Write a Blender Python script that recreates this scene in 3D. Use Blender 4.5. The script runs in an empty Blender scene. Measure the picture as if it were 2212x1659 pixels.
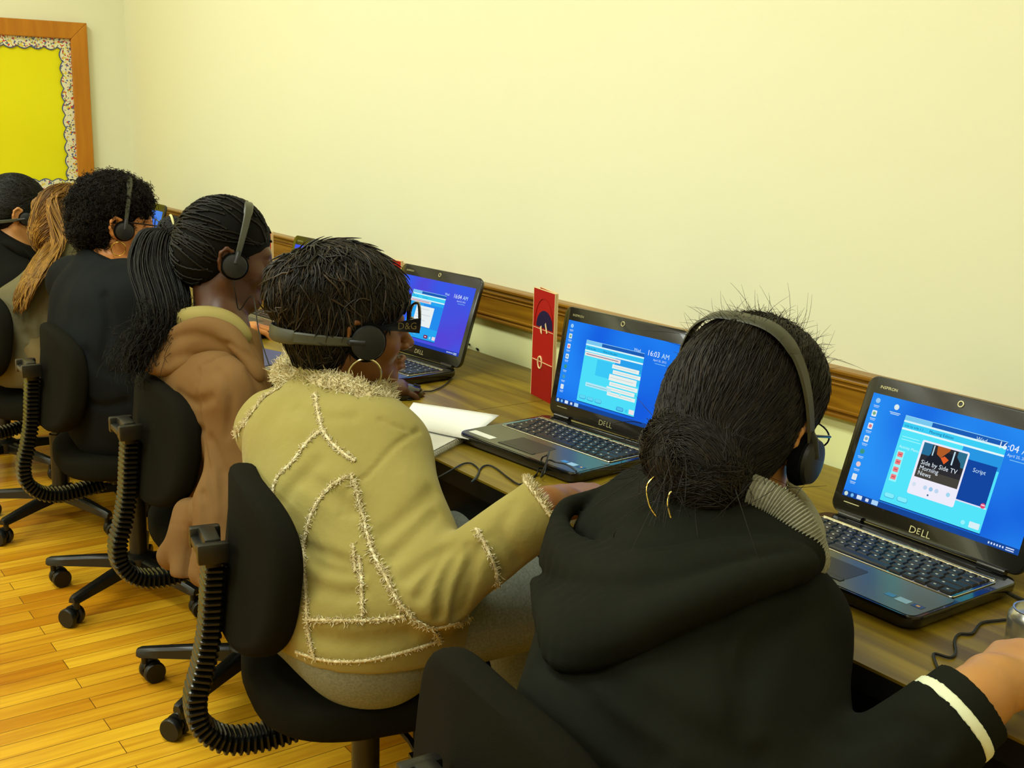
import bpy, bmesh, math, random
import numpy as np
from mathutils import Vector, Matrix
from math import radians as R, sin, cos, pi

random.seed(7); np.random.seed(7)
SC = bpy.context.scene
COL = SC.collection

# ------------------------------------------------------------------ camera, world, exposure, lights
CAM_LOC = Vector((0.0, -1.751, 1.3716))
YAW, PITCH, ROLL, FPX = 0.9461, 0.2309, 0.0292, 2484.8
_cy, _sy, _cp, _sp = cos(YAW), sin(YAW), cos(PITCH), sin(PITCH)
FWD = Vector((-_sy * _cp, _cy * _cp, -_sp))
_r = Vector((_cy, _sy, 0)); _u = _r.cross(FWD)
RIGHT = cos(ROLL) * _r + sin(ROLL) * _u
UP = -sin(ROLL) * _r + cos(ROLL) * _u
cam_data = bpy.data.cameras.new('camera')
cam_data.sensor_fit = 'HORIZONTAL'; cam_data.sensor_width = 36.0
cam_data.lens = FPX / 2212 * 36.0
cam_data.clip_start = 0.02
cam = bpy.data.objects.new('camera', cam_data); COL.objects.link(cam)
M3 = Matrix((RIGHT, UP, -FWD)).transposed()
cam.matrix_world = Matrix.Translation(CAM_LOC) @ M3.to_4x4()
SC.camera = cam

world = bpy.data.worlds.new('world'); SC.world = world
world.use_nodes = True
world.node_tree.nodes['Background'].inputs[0].default_value = (0.9, 0.95, 1.0, 1)
world.node_tree.nodes['Background'].inputs[1].default_value = 0.3
SC.view_settings.view_transform = 'Standard'
SC.view_settings.look = 'None'
SC.view_settings.gamma = 1.0
SC.view_settings.use_curve_mapping = False
SC.view_settings.exposure = 0.0
SC.cycles.max_bounces = 5
SC.cycles.diffuse_bounces = 3
SC.cycles.glossy_bounces = 2
SC.cycles.use_adaptive_sampling = True
SC.cycles.adaptive_threshold = 0.025
SC.cycles.transparent_max_bounces = 6
SC.cycles.caustics_reflective = False
SC.cycles.caustics_refractive = False

def area(name, loc, rot, sx, sy, power, col):
    d = bpy.data.lights.new(name, 'AREA'); d.shape = 'RECTANGLE'; d.size = sx; d.size_y = sy
    d.energy = power; d.color = col
    o = bpy.data.objects.new(name, d); COL.objects.link(o); o.location = loc; o.rotation_euler = rot
    return o
LIGHT_COL = (0.915, 1.0, 0.90)
# fluorescent ceiling fixtures (their housings are built with the room)
FIXTURES = [(-3.9, -1.7), (-1.7, -1.7), (0.5, -1.7), (-3.9, -3.7), (-1.7, -3.7), (0.5, -3.7)]
for fx, fy in FIXTURES:
    area('fixture_light', (fx, fy, 3.03), (0, 0, 0), 1.2, 0.5, 37 if fx < 0 else 10, LIGHT_COL)
# broad fill lamp added across the room to brighten walls and people
area('window_light', (-3.1, -4.85, 1.75), (R(-90), 0, 0), 3.4, 1.5, 46, (0.915, 1.0, 0.92))

def at(px, py, d):
    """point of the place seen at pixel px,py, d metres deep"""
    v = FWD + (px - 1106) / FPX * RIGHT - (py - 829.5) / FPX * UP
    return CAM_LOC + d * v
def atp(px, py, X=None, Y=None, Z=None):
    v = FWD + (px - 1106) / FPX * RIGHT - (py - 829.5) / FPX * UP
    if X is not None: t = (X - CAM_LOC.x) / v.x
    elif Y is not None: t = (Y - CAM_LOC.y) / v.y
    else: t = (Z - CAM_LOC.z) / v.z
    return CAM_LOC + t * v

# ------------------------------------------------------------------ helpers
def lin(c):
    return tuple(((x / 255) / 12.92 if x / 255 <= 0.04045 else ((x / 255 + 0.055) / 1.055) ** 2.4) for x in c)

def mat(name, rgb, rough=0.6, spec=0.3, metal=0.0, bump=None, noise=None, coat=0.0, sheen=0.0):
    """rgb in sRGB 0..255; bump=(scale, strength, distance); noise=(scale, other rgb, lo, hi)"""
    m = bpy.data.materials.new(name); m.use_nodes = True
    nt = m.node_tree; b = nt.nodes['Principled BSDF']
    b.inputs['Base Color'].default_value = (*lin(rgb), 1)
    b.inputs['Roughness'].default_value = rough
    b.inputs['Specular IOR Level'].default_value = spec
    b.inputs['Metallic'].default_value = metal
    b.inputs['Coat Weight'].default_value = coat
    b.inputs['Sheen Weight'].default_value = sheen
    tc = nt.nodes.new('ShaderNodeTexCoord')
    if noise:
        n = nt.nodes.new('ShaderNodeTexNoise'); n.inputs['Scale'].default_value = noise[0]
        n.inputs['Detail'].default_value = 4
        nt.links.new(tc.outputs['Object'], n.inputs['Vector'])
        r = nt.nodes.new('ShaderNodeValToRGB')
        r.color_ramp.elements[0].position = noise[2]; r.color_ramp.elements[0].color = (*lin(rgb), 1)
        r.color_ramp.elements[1].position = noise[3]; r.color_ramp.elements[1].color = (*lin(noise[1]), 1)
        nt.links.new(n.outputs['Fac'], r.inputs['Fac']); nt.links.new(r.outputs['Color'], b.inputs['Base Color'])
    if bump:
        n = nt.nodes.new('ShaderNodeTexNoise'); n.inputs['Scale'].default_value = bump[0]
        n.inputs['Detail'].default_value = 3
        nt.links.new(tc.outputs['Object'], n.inputs['Vector'])
        bp = nt.nodes.new('ShaderNodeBump'); bp.inputs['Strength'].default_value = bump[1]
        bp.inputs['Distance'].default_value = bump[2]
        nt.links.new(n.outputs['Fac'], bp.inputs['Height']); nt.links.new(bp.outputs['Normal'], b.inputs['Normal'])
    return m

def emis(name, rgb, s=1.0):
    m = bpy.data.materials.new(name); m.use_nodes = True
    nt = m.node_tree; nt.nodes.remove(nt.nodes['Principled BSDF'])
    e = nt.nodes.new('ShaderNodeEmission'); e.inputs[0].default_value = (*lin(rgb), 1); e.inputs[1].default_value = s
    nt.links.new(e.outputs[0], nt.nodes['Material Output'].inputs[0])
    return m

def hair_mat(name, dark, light, rough=0.5, spec=0.3, p=0.75):
    m = bpy.data.materials.new(name); m.use_nodes = True
    nt = m.node_tree; b = nt.nodes['Principled BSDF']
    g = nt.nodes.new('ShaderNodeNewGeometry'); r = nt.nodes.new('ShaderNodeValToRGB')
    r.color_ramp.elements[0].position = 0.2; r.color_ramp.elements[0].color = (*lin(dark), 1)
    r.color_ramp.elements[1].position = 1.0; r.color_ramp.elements[1].color = (*lin(light), 1)
    e = r.color_ramp.elements.new(p); e.color = (*[(a * .7 + c * .3) for a, c in zip(lin(dark), lin(light))], 1)
    nt.links.new(g.outputs['Random Per Island'], r.inputs['Fac']); nt.links.new(r.outputs['Color'], b.inputs['Base Color'])
    b.inputs['Roughness'].default_value = rough; b.inputs['Specular IOR Level'].default_value = spec
    return m

def tag(o, label, cat, group=None, kind=None):
    o['label'] = label; o['category'] = cat
    if group: o['group'] = group
    if kind: o['kind'] = kind
    return o
def empty(name, label, cat, loc=(0, 0, 0), rz=0.0, group=None):
    o = bpy.data.objects.new(name, None); COL.objects.link(o)
    o.location = loc; o.rotation_euler = (0, 0, rz); o.empty_display_size = 0.05
    return tag(o, label, cat, group)
def mk(name, verts, faces, mats, parent=None, smooth=False, fmat=None, label=None):
    me = bpy.data.meshes.new(name)
    me.from_pydata([tuple(v) for v in verts], [], [tuple(f) for f in faces])
    for m in (mats if isinstance(mats, (list, tuple)) else [mats]): me.materials.append(m)
    if fmat is not None: me.polygons.foreach_set('material_index', fmat)
    if smooth: me.polygons.foreach_set('use_smooth', [True] * len(me.polygons))
    me.update()
    o = bpy.data.objects.new(name, me); COL.objects.link(o)
    if parent: o.parent = parent
    if label: o['label'] = label
    return o
def mk_np(name, V, Q, mats, parent=None, smooth=True, fmat=None, label=None):
    """fast mesh from numpy arrays, all faces with the same vertex count"""
    me = bpy.data.meshes.new(name); n = Q.shape[1]
    me.vertices.add(len(V)); me.vertices.foreach_set('co', np.asarray(V, np.float32).ravel())
    me.loops.add(Q.size); me.loops.foreach_set('vertex_index', np.asarray(Q, np.int32).ravel())
    me.polygons.add(len(Q)); me.polygons.foreach_set('loop_start', np.arange(0, Q.size, n, dtype=np.int32))
    me.polygons.foreach_set('use_smooth', np.full(len(Q), smooth, bool))
    for m in (mats if isinstance(mats, (list, tuple)) else [mats]): me.materials.append(m)
    if fmat is not None: me.polygons.foreach_set('material_index', np.asarray(fmat, np.int32))
    me.update(calc_edges=True)
    o = bpy.data.objects.new(name, me); COL.objects.link(o)
    if parent: o.parent = parent
    if label: o['label'] = label
    return o

class MB:
    """mesh builder: collects simple shapes, then links them as one mesh"""
    def __init__(s): s.v = []; s.f = []; s.m = []
    def add(s, vs, fs, mi=0):
        n = len(s.v); s.v += [Vector(v) for v in vs]; s.f += [tuple(i + n for i in f) for f in fs]; s.m += [mi] * len(fs)
        return s
    def box(s, x0, x1, y0, y1, z0, z1, mi=0, b=0.0):
        if b <= 0:
            vs = [(x, y, z) for z in (z0, z1) for y in (y0, y1) for x in (x0, x1)]
            return s.add(vs, [(0, 2, 3, 1), (4, 5, 7, 6), (0, 1, 5, 4), (2, 6, 7, 3), (0, 4, 6, 2), (1, 3, 7, 5)], mi)
        bm = bmesh.new(); bmesh.ops.create_cube(bm, size=1)
        for v in bm.verts:
            v.co = Vector(((x0 + x1) / 2 + v.co.x * (x1 - x0), (y0 + y1) / 2 + v.co.y * (y1 - y0), (z0 + z1) / 2 + v.co.z * (z1 - z0)))
        bmesh.ops.bevel(bm, geom=list(bm.edges), offset=b, segments=2, affect='EDGES', profile=0.6)
        bm.verts.ensure_lookup_table()
        s.add([v.co.copy() for v in bm.verts], [[v.index for v in f.verts] for f in bm.faces], mi); bm.free()
        return s
    def tube(s, pts, r, n=8, mi=0, cap=True, closed=False):
        pts = [Vector(p) for p in pts]; rs = r if isinstance(r, (list, tuple)) else [r] * len(pts)
        N = len(pts); t = (pts[1] - pts[0]).normalized()
        a = t.orthogonal().normalized(); rings = []
        for i, p in enumerate(pts):
            if closed: t2 = (pts[(i + 1) % N] - pts[i - 1]).normalized()
            else: t2 = (pts[min(i + 1, N - 1)] - pts[max(i - 1, 0)]).normalized()
            a = (a - t2 * a.dot(t2)).normalized(); bq = t2.cross(a)
            rings.append([p + rs[i] * (cos(2 * pi * k / n) * a + sin(2 * pi * k / n) * bq) for k in range(n)])
        vs = [v for rg in rings for v in rg]; fs = []
        for i in range(N if closed else N - 1):
            j = (i + 1) % N
            for k in range(n): fs.append((i * n + k, i * n + (k + 1) % n, j * n + (k + 1) % n, j * n + k))
        if cap and not closed: fs += [tuple(range(n))[::-1], tuple((N - 1) * n + k for k in range(n))]
        return s.add(vs, fs, mi)
    def lathe(s, prof, n=24, mi=0, c=(0, 0, 0), ax=None):
        """prof list of (radius, height) round local z"""
        c = Vector(c); Mx = (Vector((0, 0, 1)).rotation_difference(Vector(ax)).to_matrix() if ax else Matrix.Identity(3))
        vs = []; fs = []
        for (r_, h_) in prof:
            for k in range(n): vs.append(c + Mx @ Vector((r_ * cos(2 * pi * k / n), r_ * sin(2 * pi * k / n), h_)))
        for i in range(len(prof) - 1):
            for k in range(n): fs.append((i * n + k, i * n + (k + 1) % n, (i + 1) * n + (k + 1) % n, (i + 1) * n + k))
        fs += [tuple(range(n))[::-1], tuple((len(prof) - 1) * n + k for k in range(n))]
        return s.add(vs, fs, mi)
    def prism(s, poly, z0, z1, mi=0, M=None):
        """poly list of (x,y), extruded between z0 and z1"""
        M = M or Matrix.Identity(4); n = len(poly)
        vs = [M @ Vector((x, y, z0)) for x, y in poly] + [M @ Vector((x, y, z1)) for x, y in poly]
        fs = [tuple(range(n))[::-1], tuple(range(n, 2 * n))] + [(k, (k + 1) % n, n + (k + 1) % n, n + k) for k in range(n)]
        return s.add(vs, fs, mi)
    def xf(s, M):
        s.v = [M @ v for v in s.v]; return s
    def build(s, name, mats, parent=None, smooth=False, label=None, bevel=0.0, auto=False):
        o = mk(name, s.v, s.f, mats, parent, smooth, s.m, label)
        if auto: smooth_by_angle(o.data)
        if bevel:
            md = o.modifiers.new('b', 'BEVEL'); md.width = bevel; md.segments = 2; md.limit_method = 'ANGLE'; md.angle_limit = R(40)
        return o
def smooth_by_angle(me, ang=R(38)):
    me.polygons.foreach_set('use_smooth', [True] * len(me.polygons))
    bm = bmesh.new(); bm.from_mesh(me)
    for e in bm.edges: e.smooth = e.calc_face_angle(0) < ang
    bm.to_mesh(me); bm.free()
def rrect(w, h, r, n=5, cx=0, cy=0):
    pts = []
    for (sx, sy, a0) in ((1, 1, 0), (-1, 1, 90), (-1, -1, 180), (1, -1, 270)):
        for k in range(n + 1):
            a = R(a0 + 90 * k / n)
            pts.append((cx + sx * (w / 2 - r) + r * cos(a), cy + sy * (h / 2 - r) + r * sin(a)))
    return pts
def catmull(P, n=8, closed=False):
    P = [Vector(p) for p in P]; out = []; N = len(P)
    for i in range(N if closed else N - 1):
        if closed: p0, p1, p2, p3 = P[i - 1], P[i], P[(i + 1) % N], P[(i + 2) % N]
        else: p0, p1, p2, p3 = P[max(i - 1, 0)], P[i], P[i + 1], P[min(i + 2, N - 1)]
        for k in range(n):
            t = k / n
            out.append(0.5 * ((2 * p1) + (p2 - p0) * t + (2 * p0 - 5 * p1 + 4 * p2 - p3) * t * t + (3 * p1 - 3 * p2 + p3 - p0) * t ** 3))
    if not closed: out.append(P[-1])
    return out
def copy_tree(o, parent=None):
    c = o.copy(); COL.objects.link(c)
    if parent: c.parent = parent
    for ch in list(o.children): copy_tree(ch, c)
    return c
_txt = {}
def text_mesh(st, size):
    """flat outlines of a line of lettering: verts (x,y) and faces"""
    k = (st, size)
    if k in _txt: return _txt[k]
    cu = bpy.data.curves.new('t', 'FONT'); cu.body = st; cu.size = size; cu.resolution_u = 2
    o = bpy.data.objects.new('t', cu); COL.objects.link(o)
    dg = bpy.context.evaluated_depsgraph_get(); me = bpy.data.meshes.new_from_object(o.evaluated_get(dg))
    vs = [(v.co.x, v.co.y) for v in me.vertices]; fs = [tuple(p.vertices) for p in me.polygons]
    bpy.data.objects.remove(o); bpy.data.curves.remove(cu); bpy.data.meshes.remove(me)
    _txt[k] = (vs, fs); return vs, fs
# ------------------------------------------------------------------ implicit surfaces: smooth continuous bodies and clothes
class Pr:
    __slots__ = ('fn', 'c', 'rad', 'op', 'k')
    def __init__(s, fn, c, rad, op='u', k=0.02): s.fn = fn; s.c = np.array(c, float); s.rad = rad; s.op = op; s.k = k
def rc(a, b, r1, r2=None, op='u', k=0.02, sq=None):
    """tapered capsule a->b; sq=(axis, factor) flattens it along an axis"""
    a = np.array(a, float); b = np.array(b, float); r2 = r1 if r2 is None else r2
    ab = b - a; L2 = max(float(ab @ ab), 1e-12)
    if sq is not None:
        ax = np.array(sq[0], float); ax /= np.linalg.norm(ax); f = sq[1]
    def fn(p):
        t = np.clip(((p - a) @ ab) / L2, 0, 1)
        q = p - a - t[:, None] * ab
        if sq is not None:
            q = q + (q @ ax)[:, None] * ax * (1 / f - 1)
            return (np.sqrt((q * q).sum(1)) - (r1 + (r2 - r1) * t)) * (0.5 + 0.5 * f)
        return np.sqrt((q * q).sum(1)) - (r1 + (r2 - r1) * t)
    return Pr(fn, (a + b) / 2, math.sqrt(L2) / 2 + max(r1, r2), op, k)
def ell(c, r, B=None, op='u', k=0.02):
    """ellipsoid; B rows are its axes"""
    c = np.array(c, float); r = np.array(r, float); B = np.eye(3) if B is None else np.array(B, float)
    def fn(p):
        q = (p - c) @ B.T
        k0 = np.sqrt(((q / r) ** 2).sum(1)); k1 = np.sqrt(((q / (r * r)) ** 2).sum(1)) + 1e-9
        return k0 * (k0 - 1) / k1
    return Pr(fn, c, float(r.max()), op, k)
def halfspace(c, n, op='i', k=0.004, rad=9.0):
    """keeps what lies behind the plane (normal n points to the part cut off) within rad of c"""
    c = np.array(c, float); n = np.array(n, float); n /= np.linalg.norm(n)
    def fn(p):
        return (p - c) @ n
    pr = Pr(fn, c, rad, 'cut', k); return pr
def groove(pts, w, a):
    """fold drawn along a polyline: a>0 digs in, a<0 raises"""
    P = np.array([list(p) for p in pts], float)
    def fn(p):
        d2 = np.full(len(p), 1e9)
        for i in range(len(P) - 1):
            ab = P[i + 1] - P[i]; t = np.clip(((p - P[i]) @ ab) / max(ab @ ab, 1e-12), 0, 1)
            q = p - P[i] - t[:, None] * ab; d2 = np.minimum(d2, (q * q).sum(1))
        return a * np.exp(-d2 / (w * w))
    c = P.mean(0); return Pr(fn, c, float(np.sqrt(((P - c) ** 2).sum(1)).max()) + 2.2 * w, 'g', 0)
def chain(pts, rs, op='u', k=0.02, sq=None):
    if not isinstance(rs, (list, tuple)): rs = [rs] * len(pts)
    return [rc(pts[i], pts[i + 1], rs[i], rs[i + 1], op, k, sq) for i in range(len(pts) - 1)]

def eval_prims(prims, p, bc=None, br=0.0):
    d = np.full(len(p), 1e3)
    for q in prims:
        far = 0 if bc is None else np.linalg.norm(q.c - bc) - q.rad - br
        if q.op == 'u':
            if far > q.k + 0.02: continue
            e = q.fn(p); 
            h = np.clip(0.5 + 0.5 * (e - d) / q.k, 0, 1); d = e + (d - e) * h - q.k * h * (1 - h)
        elif q.op == 's':
            if far > q.k + 0.01: continue
            e = -q.fn(p); h = np.clip(0.5 + 0.5 * (d - e) / q.k, 0, 1); d = e + (d - e) * h + q.k * h * (1 - h)
        elif q.op == 'cut':
            if far > 0.0 and q.rad < 8: continue
            e = q.fn(p)
            if q.rad < 8: e = np.where(((p - q.c) ** 2).sum(1) < q.rad ** 2, e, -1e3)
            d = np.maximum(d, e)
        elif q.op == 'g':
            if far > 0: continue
            d = d + q.fn(p)
        elif q.op == 'n':
            d = d + q.fn(p)
    return d
def wobble(amp, scale, seed=1, dirs=None, n=5):
    """gentle cloth unevenness"""
    rg = np.random.RandomState(seed); K = rg.normal(size=(n, 3))
    if dirs is not None: K = K * np.array(dirs)
    K = K / (np.linalg.norm(K, axis=1, keepdims=True) + 1e-9) * scale * rg.uniform(0.6, 1.6, (n, 1)); ph = rg.uniform(0, 6.28, n)
    W = rg.normal(size=(n, 3)) * scale * 0.35
    def fn(p):
        s = np.zeros(len(p))
        for i in range(n): s += np.sin(p @ K[i] + ph[i] + 1.6 * np.sin(p @ W[i] + ph[-i]))
        return s * amp / n
    return Pr(fn, (0, 0, 0), 99, 'n', 0)

def sdf_geo(prims, h, box=None):
    us = [q for q in prims if q.op == 'u']
    lo = np.min([q.c - q.rad for q in us], 0) - 0.02; hi = np.max([q.c + q.rad for q in us], 0) + 0.02
    if box is not None: lo = np.maximum(lo, box[0]); hi = np.minimum(hi, box[1])
    B = 14; nb = np.ceil((hi - lo) / (h * B)).astype(int) + 1
    NY = int((nb[1] + 2) * B); NZ = int((nb[2] + 2) * B)
    g = np.stack(np.meshgrid(*[np.arange(n) for n in nb], indexing='ij'), -1).reshape(-1, 3)
    cen = lo + (g + 0.5) * B * h; br = h * (B + 2) * 0.87
    keep = np.zeros(len(cen), bool)
    dd = np.full(len(cen), 1e3)
    for q in us: dd = np.minimum(dd, np.linalg.norm(cen - q.c, axis=1) - q.rad)
    cand = np.where(dd < br + 0.03)[0]
    dc = eval_prims(prims, cen[cand])
    cand = cand[np.abs(dc) < br * 1.25 + 0.02]
    ax = np.arange(B + 2); L = np.stack(np.meshgrid(ax, ax, ax, indexing='ij'), -1).reshape(-1, 3)
    KEY = []; POS = []; QD = []
    n2 = B + 2
    for ci in cand:
        base = g[ci] * B
        p = lo + (base + L) * h
        D = eval_prims(prims, p, cen[ci], br).reshape(n2, n2, n2)
        S = D < 0
        if S.all() or not S.any(): continue
        n1 = B + 1
        cnt = np.zeros((n1, n1, n1)); acc = np.zeros((n1, n1, n1, 3))
        for a in range(3):
            o1, o2 = [x for x in range(3) if x != a]
            s0 = [slice(0, n2)] * 3; s1 = [slice(0, n2)] * 3
            s0[a] = slice(0, n1); s1[a] = slice(1, n2)
            d0 = D[tuple(s0)]; d1 = D[tuple(s1)]; cr = (d0 < 0) != (d1 < 0)
            t = np.where(cr, d0 / np.where(cr, d0 - d1, 1), 0)
            for i in (0, 1):
                for j in (0, 1):
                    sl = [None] * 3; sl[a] = slice(0, n1); sl[o1] = slice(i, i + n1); sl[o2] = slice(j, j + n1); sl = tuple(sl)
                    c = cr[sl]; cnt += c
                    acc[..., a] += np.where(c, t[sl], 0); acc[..., o1] += c * i; acc[..., o2] += c * j
        I = np.argwhere(cnt > 0); v = acc[cnt > 0] / cnt[cnt > 0][:, None]
        G = base + I
        KEY.append((G[:, 0] * NY + G[:, 1]) * NZ + G[:, 2]); POS.append(lo + (G + v) * h)
        for a in range(3):
            b_, c_ = (a + 1) % 3, (a + 2) % 3
            core = S[1:n1, 1:n1, 1:n1]
            sl = [slice(1, n1)] * 3; sl[a] = slice(2, n2)
            nx = S[tuple(sl)]; E = np.argwhere(core != nx)
            if not len(E): continue
            ins = core[tuple(E.T)]; E = E + 1 + base
            def kk(db, dc_):
                q = E.copy(); q[:, b_] -= db; q[:, c_] -= dc_
                return (q[:, 0] * NY + q[:, 1]) * NZ + q[:, 2]
            q = np.stack([kk(0, 0), kk(1, 0), kk(1, 1), kk(0, 1)], 1)
            q[~ins] = q[~ins][:, ::-1]
            QD.append(q)
    KEY = np.concatenate(KEY); POS = np.concatenate(POS); QD = np.concatenate(QD)
    uk, ix = np.unique(KEY, return_index=True)
    V = POS[ix]; Q = np.searchsorted(uk, QD)
    Q = np.clip(Q, 0, len(uk) - 1)
    ok = (uk[Q] == QD).all(1)
    return V, Q[ok]
def sdf_obj(name, prims, h, material, parent=None, label=None, smooth_it=1):
    V, Q = sdf_geo(prims, h)
    for _ in range(smooth_it):                       # light relaxation takes off the grid's steps
        A = np.zeros_like(V); n = np.zeros(len(V))
        for i in range(4):
            np.add.at(A, Q[:, i], V[Q[:, (i + 1) % 4]]); np.add.at(n, Q[:, i], 1)
        V = np.where(n[:, None] > 0, V * 0.5 + 0.5 * A / np.maximum(n, 1)[:, None], V)
    return mk_np(name, V, Q, material, parent, True, None, label)
def sdf_fn(prims):
    return lambda p: eval_prims(prims, p)
def sdf_grad(f, p, e=0.002):
    g = np.stack([f(p + np.array([e, 0, 0])) - f(p - np.array([e, 0, 0])), f(p + np.array([0, e, 0])) - f(p - np.array([0, e, 0])),
                  f(p + np.array([0, 0, e])) - f(p - np.array([0, 0, e]))], 1)
    return g / (np.linalg.norm(g, axis=1, keepdims=True) + 1e-9)

def strand_geo(P, W, n=3):
    """P (N,S,3) strand points, W (N,S) or (S,) radii -> verts, quads"""
    N, S, _ = P.shape; W = np.broadcast_to(W, (N, S))
    T = np.gradient(P, axis=1); T /= np.linalg.norm(T, axis=2, keepdims=True) + 1e-9
    ref = np.array([0.31, 0.17, 0.93]); A = np.cross(T, ref); A /= np.linalg.norm(A, axis=2, keepdims=True) + 1e-9
    B = np.cross(T, A)
    V = np.stack([P + W[..., None] * (cos(2 * pi * k / n) * A + sin(2 * pi * k / n) * B) for k in range(n)], 2)  # N,S,n,3
    idx = np.arange(N * S * n).reshape(N, S, n)
    Q = [np.stack([idx[:, :-1, k], idx[:, :-1, (k + 1) % n], idx[:, 1:, (k + 1) % n], idx[:, 1:, k]], -1).reshape(-1, 4) for k in range(n)]
    return V.reshape(-1, 3), np.concatenate(Q)
def comb(f, P0, flow, S, step, off, jitter=0.0, seed=0, sink=0.0):
    """lead strands over the surface f=0 along the flow field; off (S,) height above it"""
    rg = np.random.RandomState(seed); p = P0.copy(); out = []
    J = rg.normal(size=P0.shape) * jitter
    Hh = rg.uniform(0.2, 1.0, len(P0))
    for i in range(S):
        n = sdf_grad(f, p); d = f(p)
        p = p - n * (d - off[i] * Hh)[:, None]
        out.append(p.copy())
        fl = flow(p) + J; fl = fl - (fl * n).sum(1, keepdims=True) * n * (1 - sink)
        fl /= np.linalg.norm(fl, axis=1, keepdims=True) + 1e-9
        p = p + fl * step
        J = J * 0.9 + rg.normal(size=P0.shape) * jitter * 0.35
    return np.stack(out, 1)
def join_geo(*gs):
    V = []; Q = []; n = 0
    for v, q in gs: V.append(v); Q.append(q + n); n += len(v)
    return np.concatenate(V), np.concatenate(Q)
def sample_surface(V, Q, n, seed=0, cond=None):
    rg = np.random.RandomState(seed); a = V[Q[:, 0]]; b = V[Q[:, 1]]; c = V[Q[:, 2]]
    ar = np.linalg.norm(np.cross(b - a, c - a), axis=1)
    if cond is not None: ar = ar * cond((a + c) / 2)
    i = rg.choice(len(Q), n, p=ar / ar.sum()); u = rg.rand(n, 1); v = rg.rand(n, 1)
    return V[Q[i, 0]] * (1 - u) * (1 - v) + V[Q[i, 1]] * u * (1 - v) + V[Q[i, 2]] * u * v + V[Q[i, 3]] * (1 - u) * v
# ------------------------------------------------------------------ the setting
XL, XR, YB, ZC_ = -5.5645, 2.4, -5.0, 3.1
def struct(o): o['kind'] = 'structure'; return o
M_wall = mat('painted_wall', (241, 240, 208), 0.62, 0.18, bump=(9, 0.12, 0.004), noise=(0.7, (239, 238, 201), 0.3, 0.75))
M_wall2 = mat('painted_wall_below_rail', (250, 252, 186), 0.6, 0.2, bump=(9, 0.12, 0.004))
M_ceil = mat('ceiling_paint', (240, 240, 225), 0.9, 0.1)

def floor_mat():
    m = bpy.data.materials.new('oak_strip_floor'); m.use_nodes = True; nt = m.node_tree; b = nt.nodes['Principled BSDF']
    tc = nt.nodes.new('ShaderNodeTexCoord'); mp = nt.nodes.new('ShaderNodeMapping'); mp.inputs['Rotation'].default_value[2] = R(90)
    nt.links.new(tc.outputs['Object'], mp.inputs['Vector'])
    br = nt.nodes.new('ShaderNodeTexBrick'); br.inputs['Scale'].default_value = 1.0
    br.inputs['Brick Width'].default_value = 1.1; br.inputs['Row Height'].default_value = 0.0572
    br.inputs['Mortar Size'].default_value = 0.0011; br.inputs['Mortar Smooth'].default_value = 0.3; br.offset = 0.37
    br.inputs['Color1'].default_value = (0, 0, 0, 1); br.inputs['Color2'].default_value = (1, 1, 1, 1); br.inputs['Mortar'].default_value = (0.5, 0.5, 0.5, 1)
    nt.links.new(mp.outputs[0], br.inputs['Vector'])
    r = nt.nodes.new('ShaderNodeValToRGB')
    for i, (p, c) in enumerate([(0.0, (196, 128, 10)), (0.35, (212, 148, 14)), (0.7, (222, 162, 22)), (1.0, (236, 184, 42))]):
        e = r.color_ramp.elements[0] if i == 0 else (r.color_ramp.elements[1] if i == 3 else r.color_ramp.elements.new(p))
        e.position = p; e.color = (*lin(c), 1)
    nt.links.new(br.outputs['Color'], r.inputs['Fac'])
    mp2 = nt.nodes.new('ShaderNodeMapping'); mp2.inputs['Scale'].default_value = (26, 1.6, 1); nt.links.new(tc.outputs['Object'], mp2.inputs['Vector'])
    n = nt.nodes.new('ShaderNodeTexNoise'); n.inputs['Scale'].default_value = 2.2; n.inputs['Detail'].default_value = 5
    nt.links.new(mp2.outputs[0], n.inputs['Vector'])
    gr = nt.nodes.new('ShaderNodeValToRGB'); gr.color_ramp.elements[0].position = 0.3; gr.color_ramp.elements[0].color = (0.66, 0.50, 0.34, 1)
    gr.color_ramp.elements[1].position = 0.62; gr.color_ramp.elements[1].color = (1, 1, 1, 1)
    nt.links.new(n.outputs['Fac'], gr.inputs['Fac'])
    mx = nt.nodes.new('ShaderNodeMix'); mx.data_type = 'RGBA'; mx.blend_type = 'MULTIPLY'; mx.inputs[0].default_value = 0.75
    nt.links.new(r.outputs['Color'], mx.inputs[6]); nt.links.new(gr.outputs['Color'], mx.inputs[7])
    dk = nt.nodes.new('ShaderNodeMix'); dk.data_type = 'RGBA'; dk.blend_type = 'MIX'; dk.inputs[7].default_value = (*lin((100, 62, 10)), 1)
    nt.links.new(br.outputs['Fac'], dk.inputs[0]); nt.links.new(mx.outputs[2], dk.inputs[6])
    nt.links.new(dk.outputs[2], b.inputs['Base Color'])
    b.inputs['Roughness'].default_value = 0.33; b.inputs['Specular IOR Level'].default_value = 0.45
    bp = nt.nodes.new('ShaderNodeBump'); bp.inputs['Strength'].default_value = 0.25; bp.inputs['Distance'].default_value = 0.002; bp.invert = True
    nt.links.new(br.outputs['Fac'], bp.inputs['Height']); nt.links.new(bp.outputs[0], b.inputs['Normal'])
    return m
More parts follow.
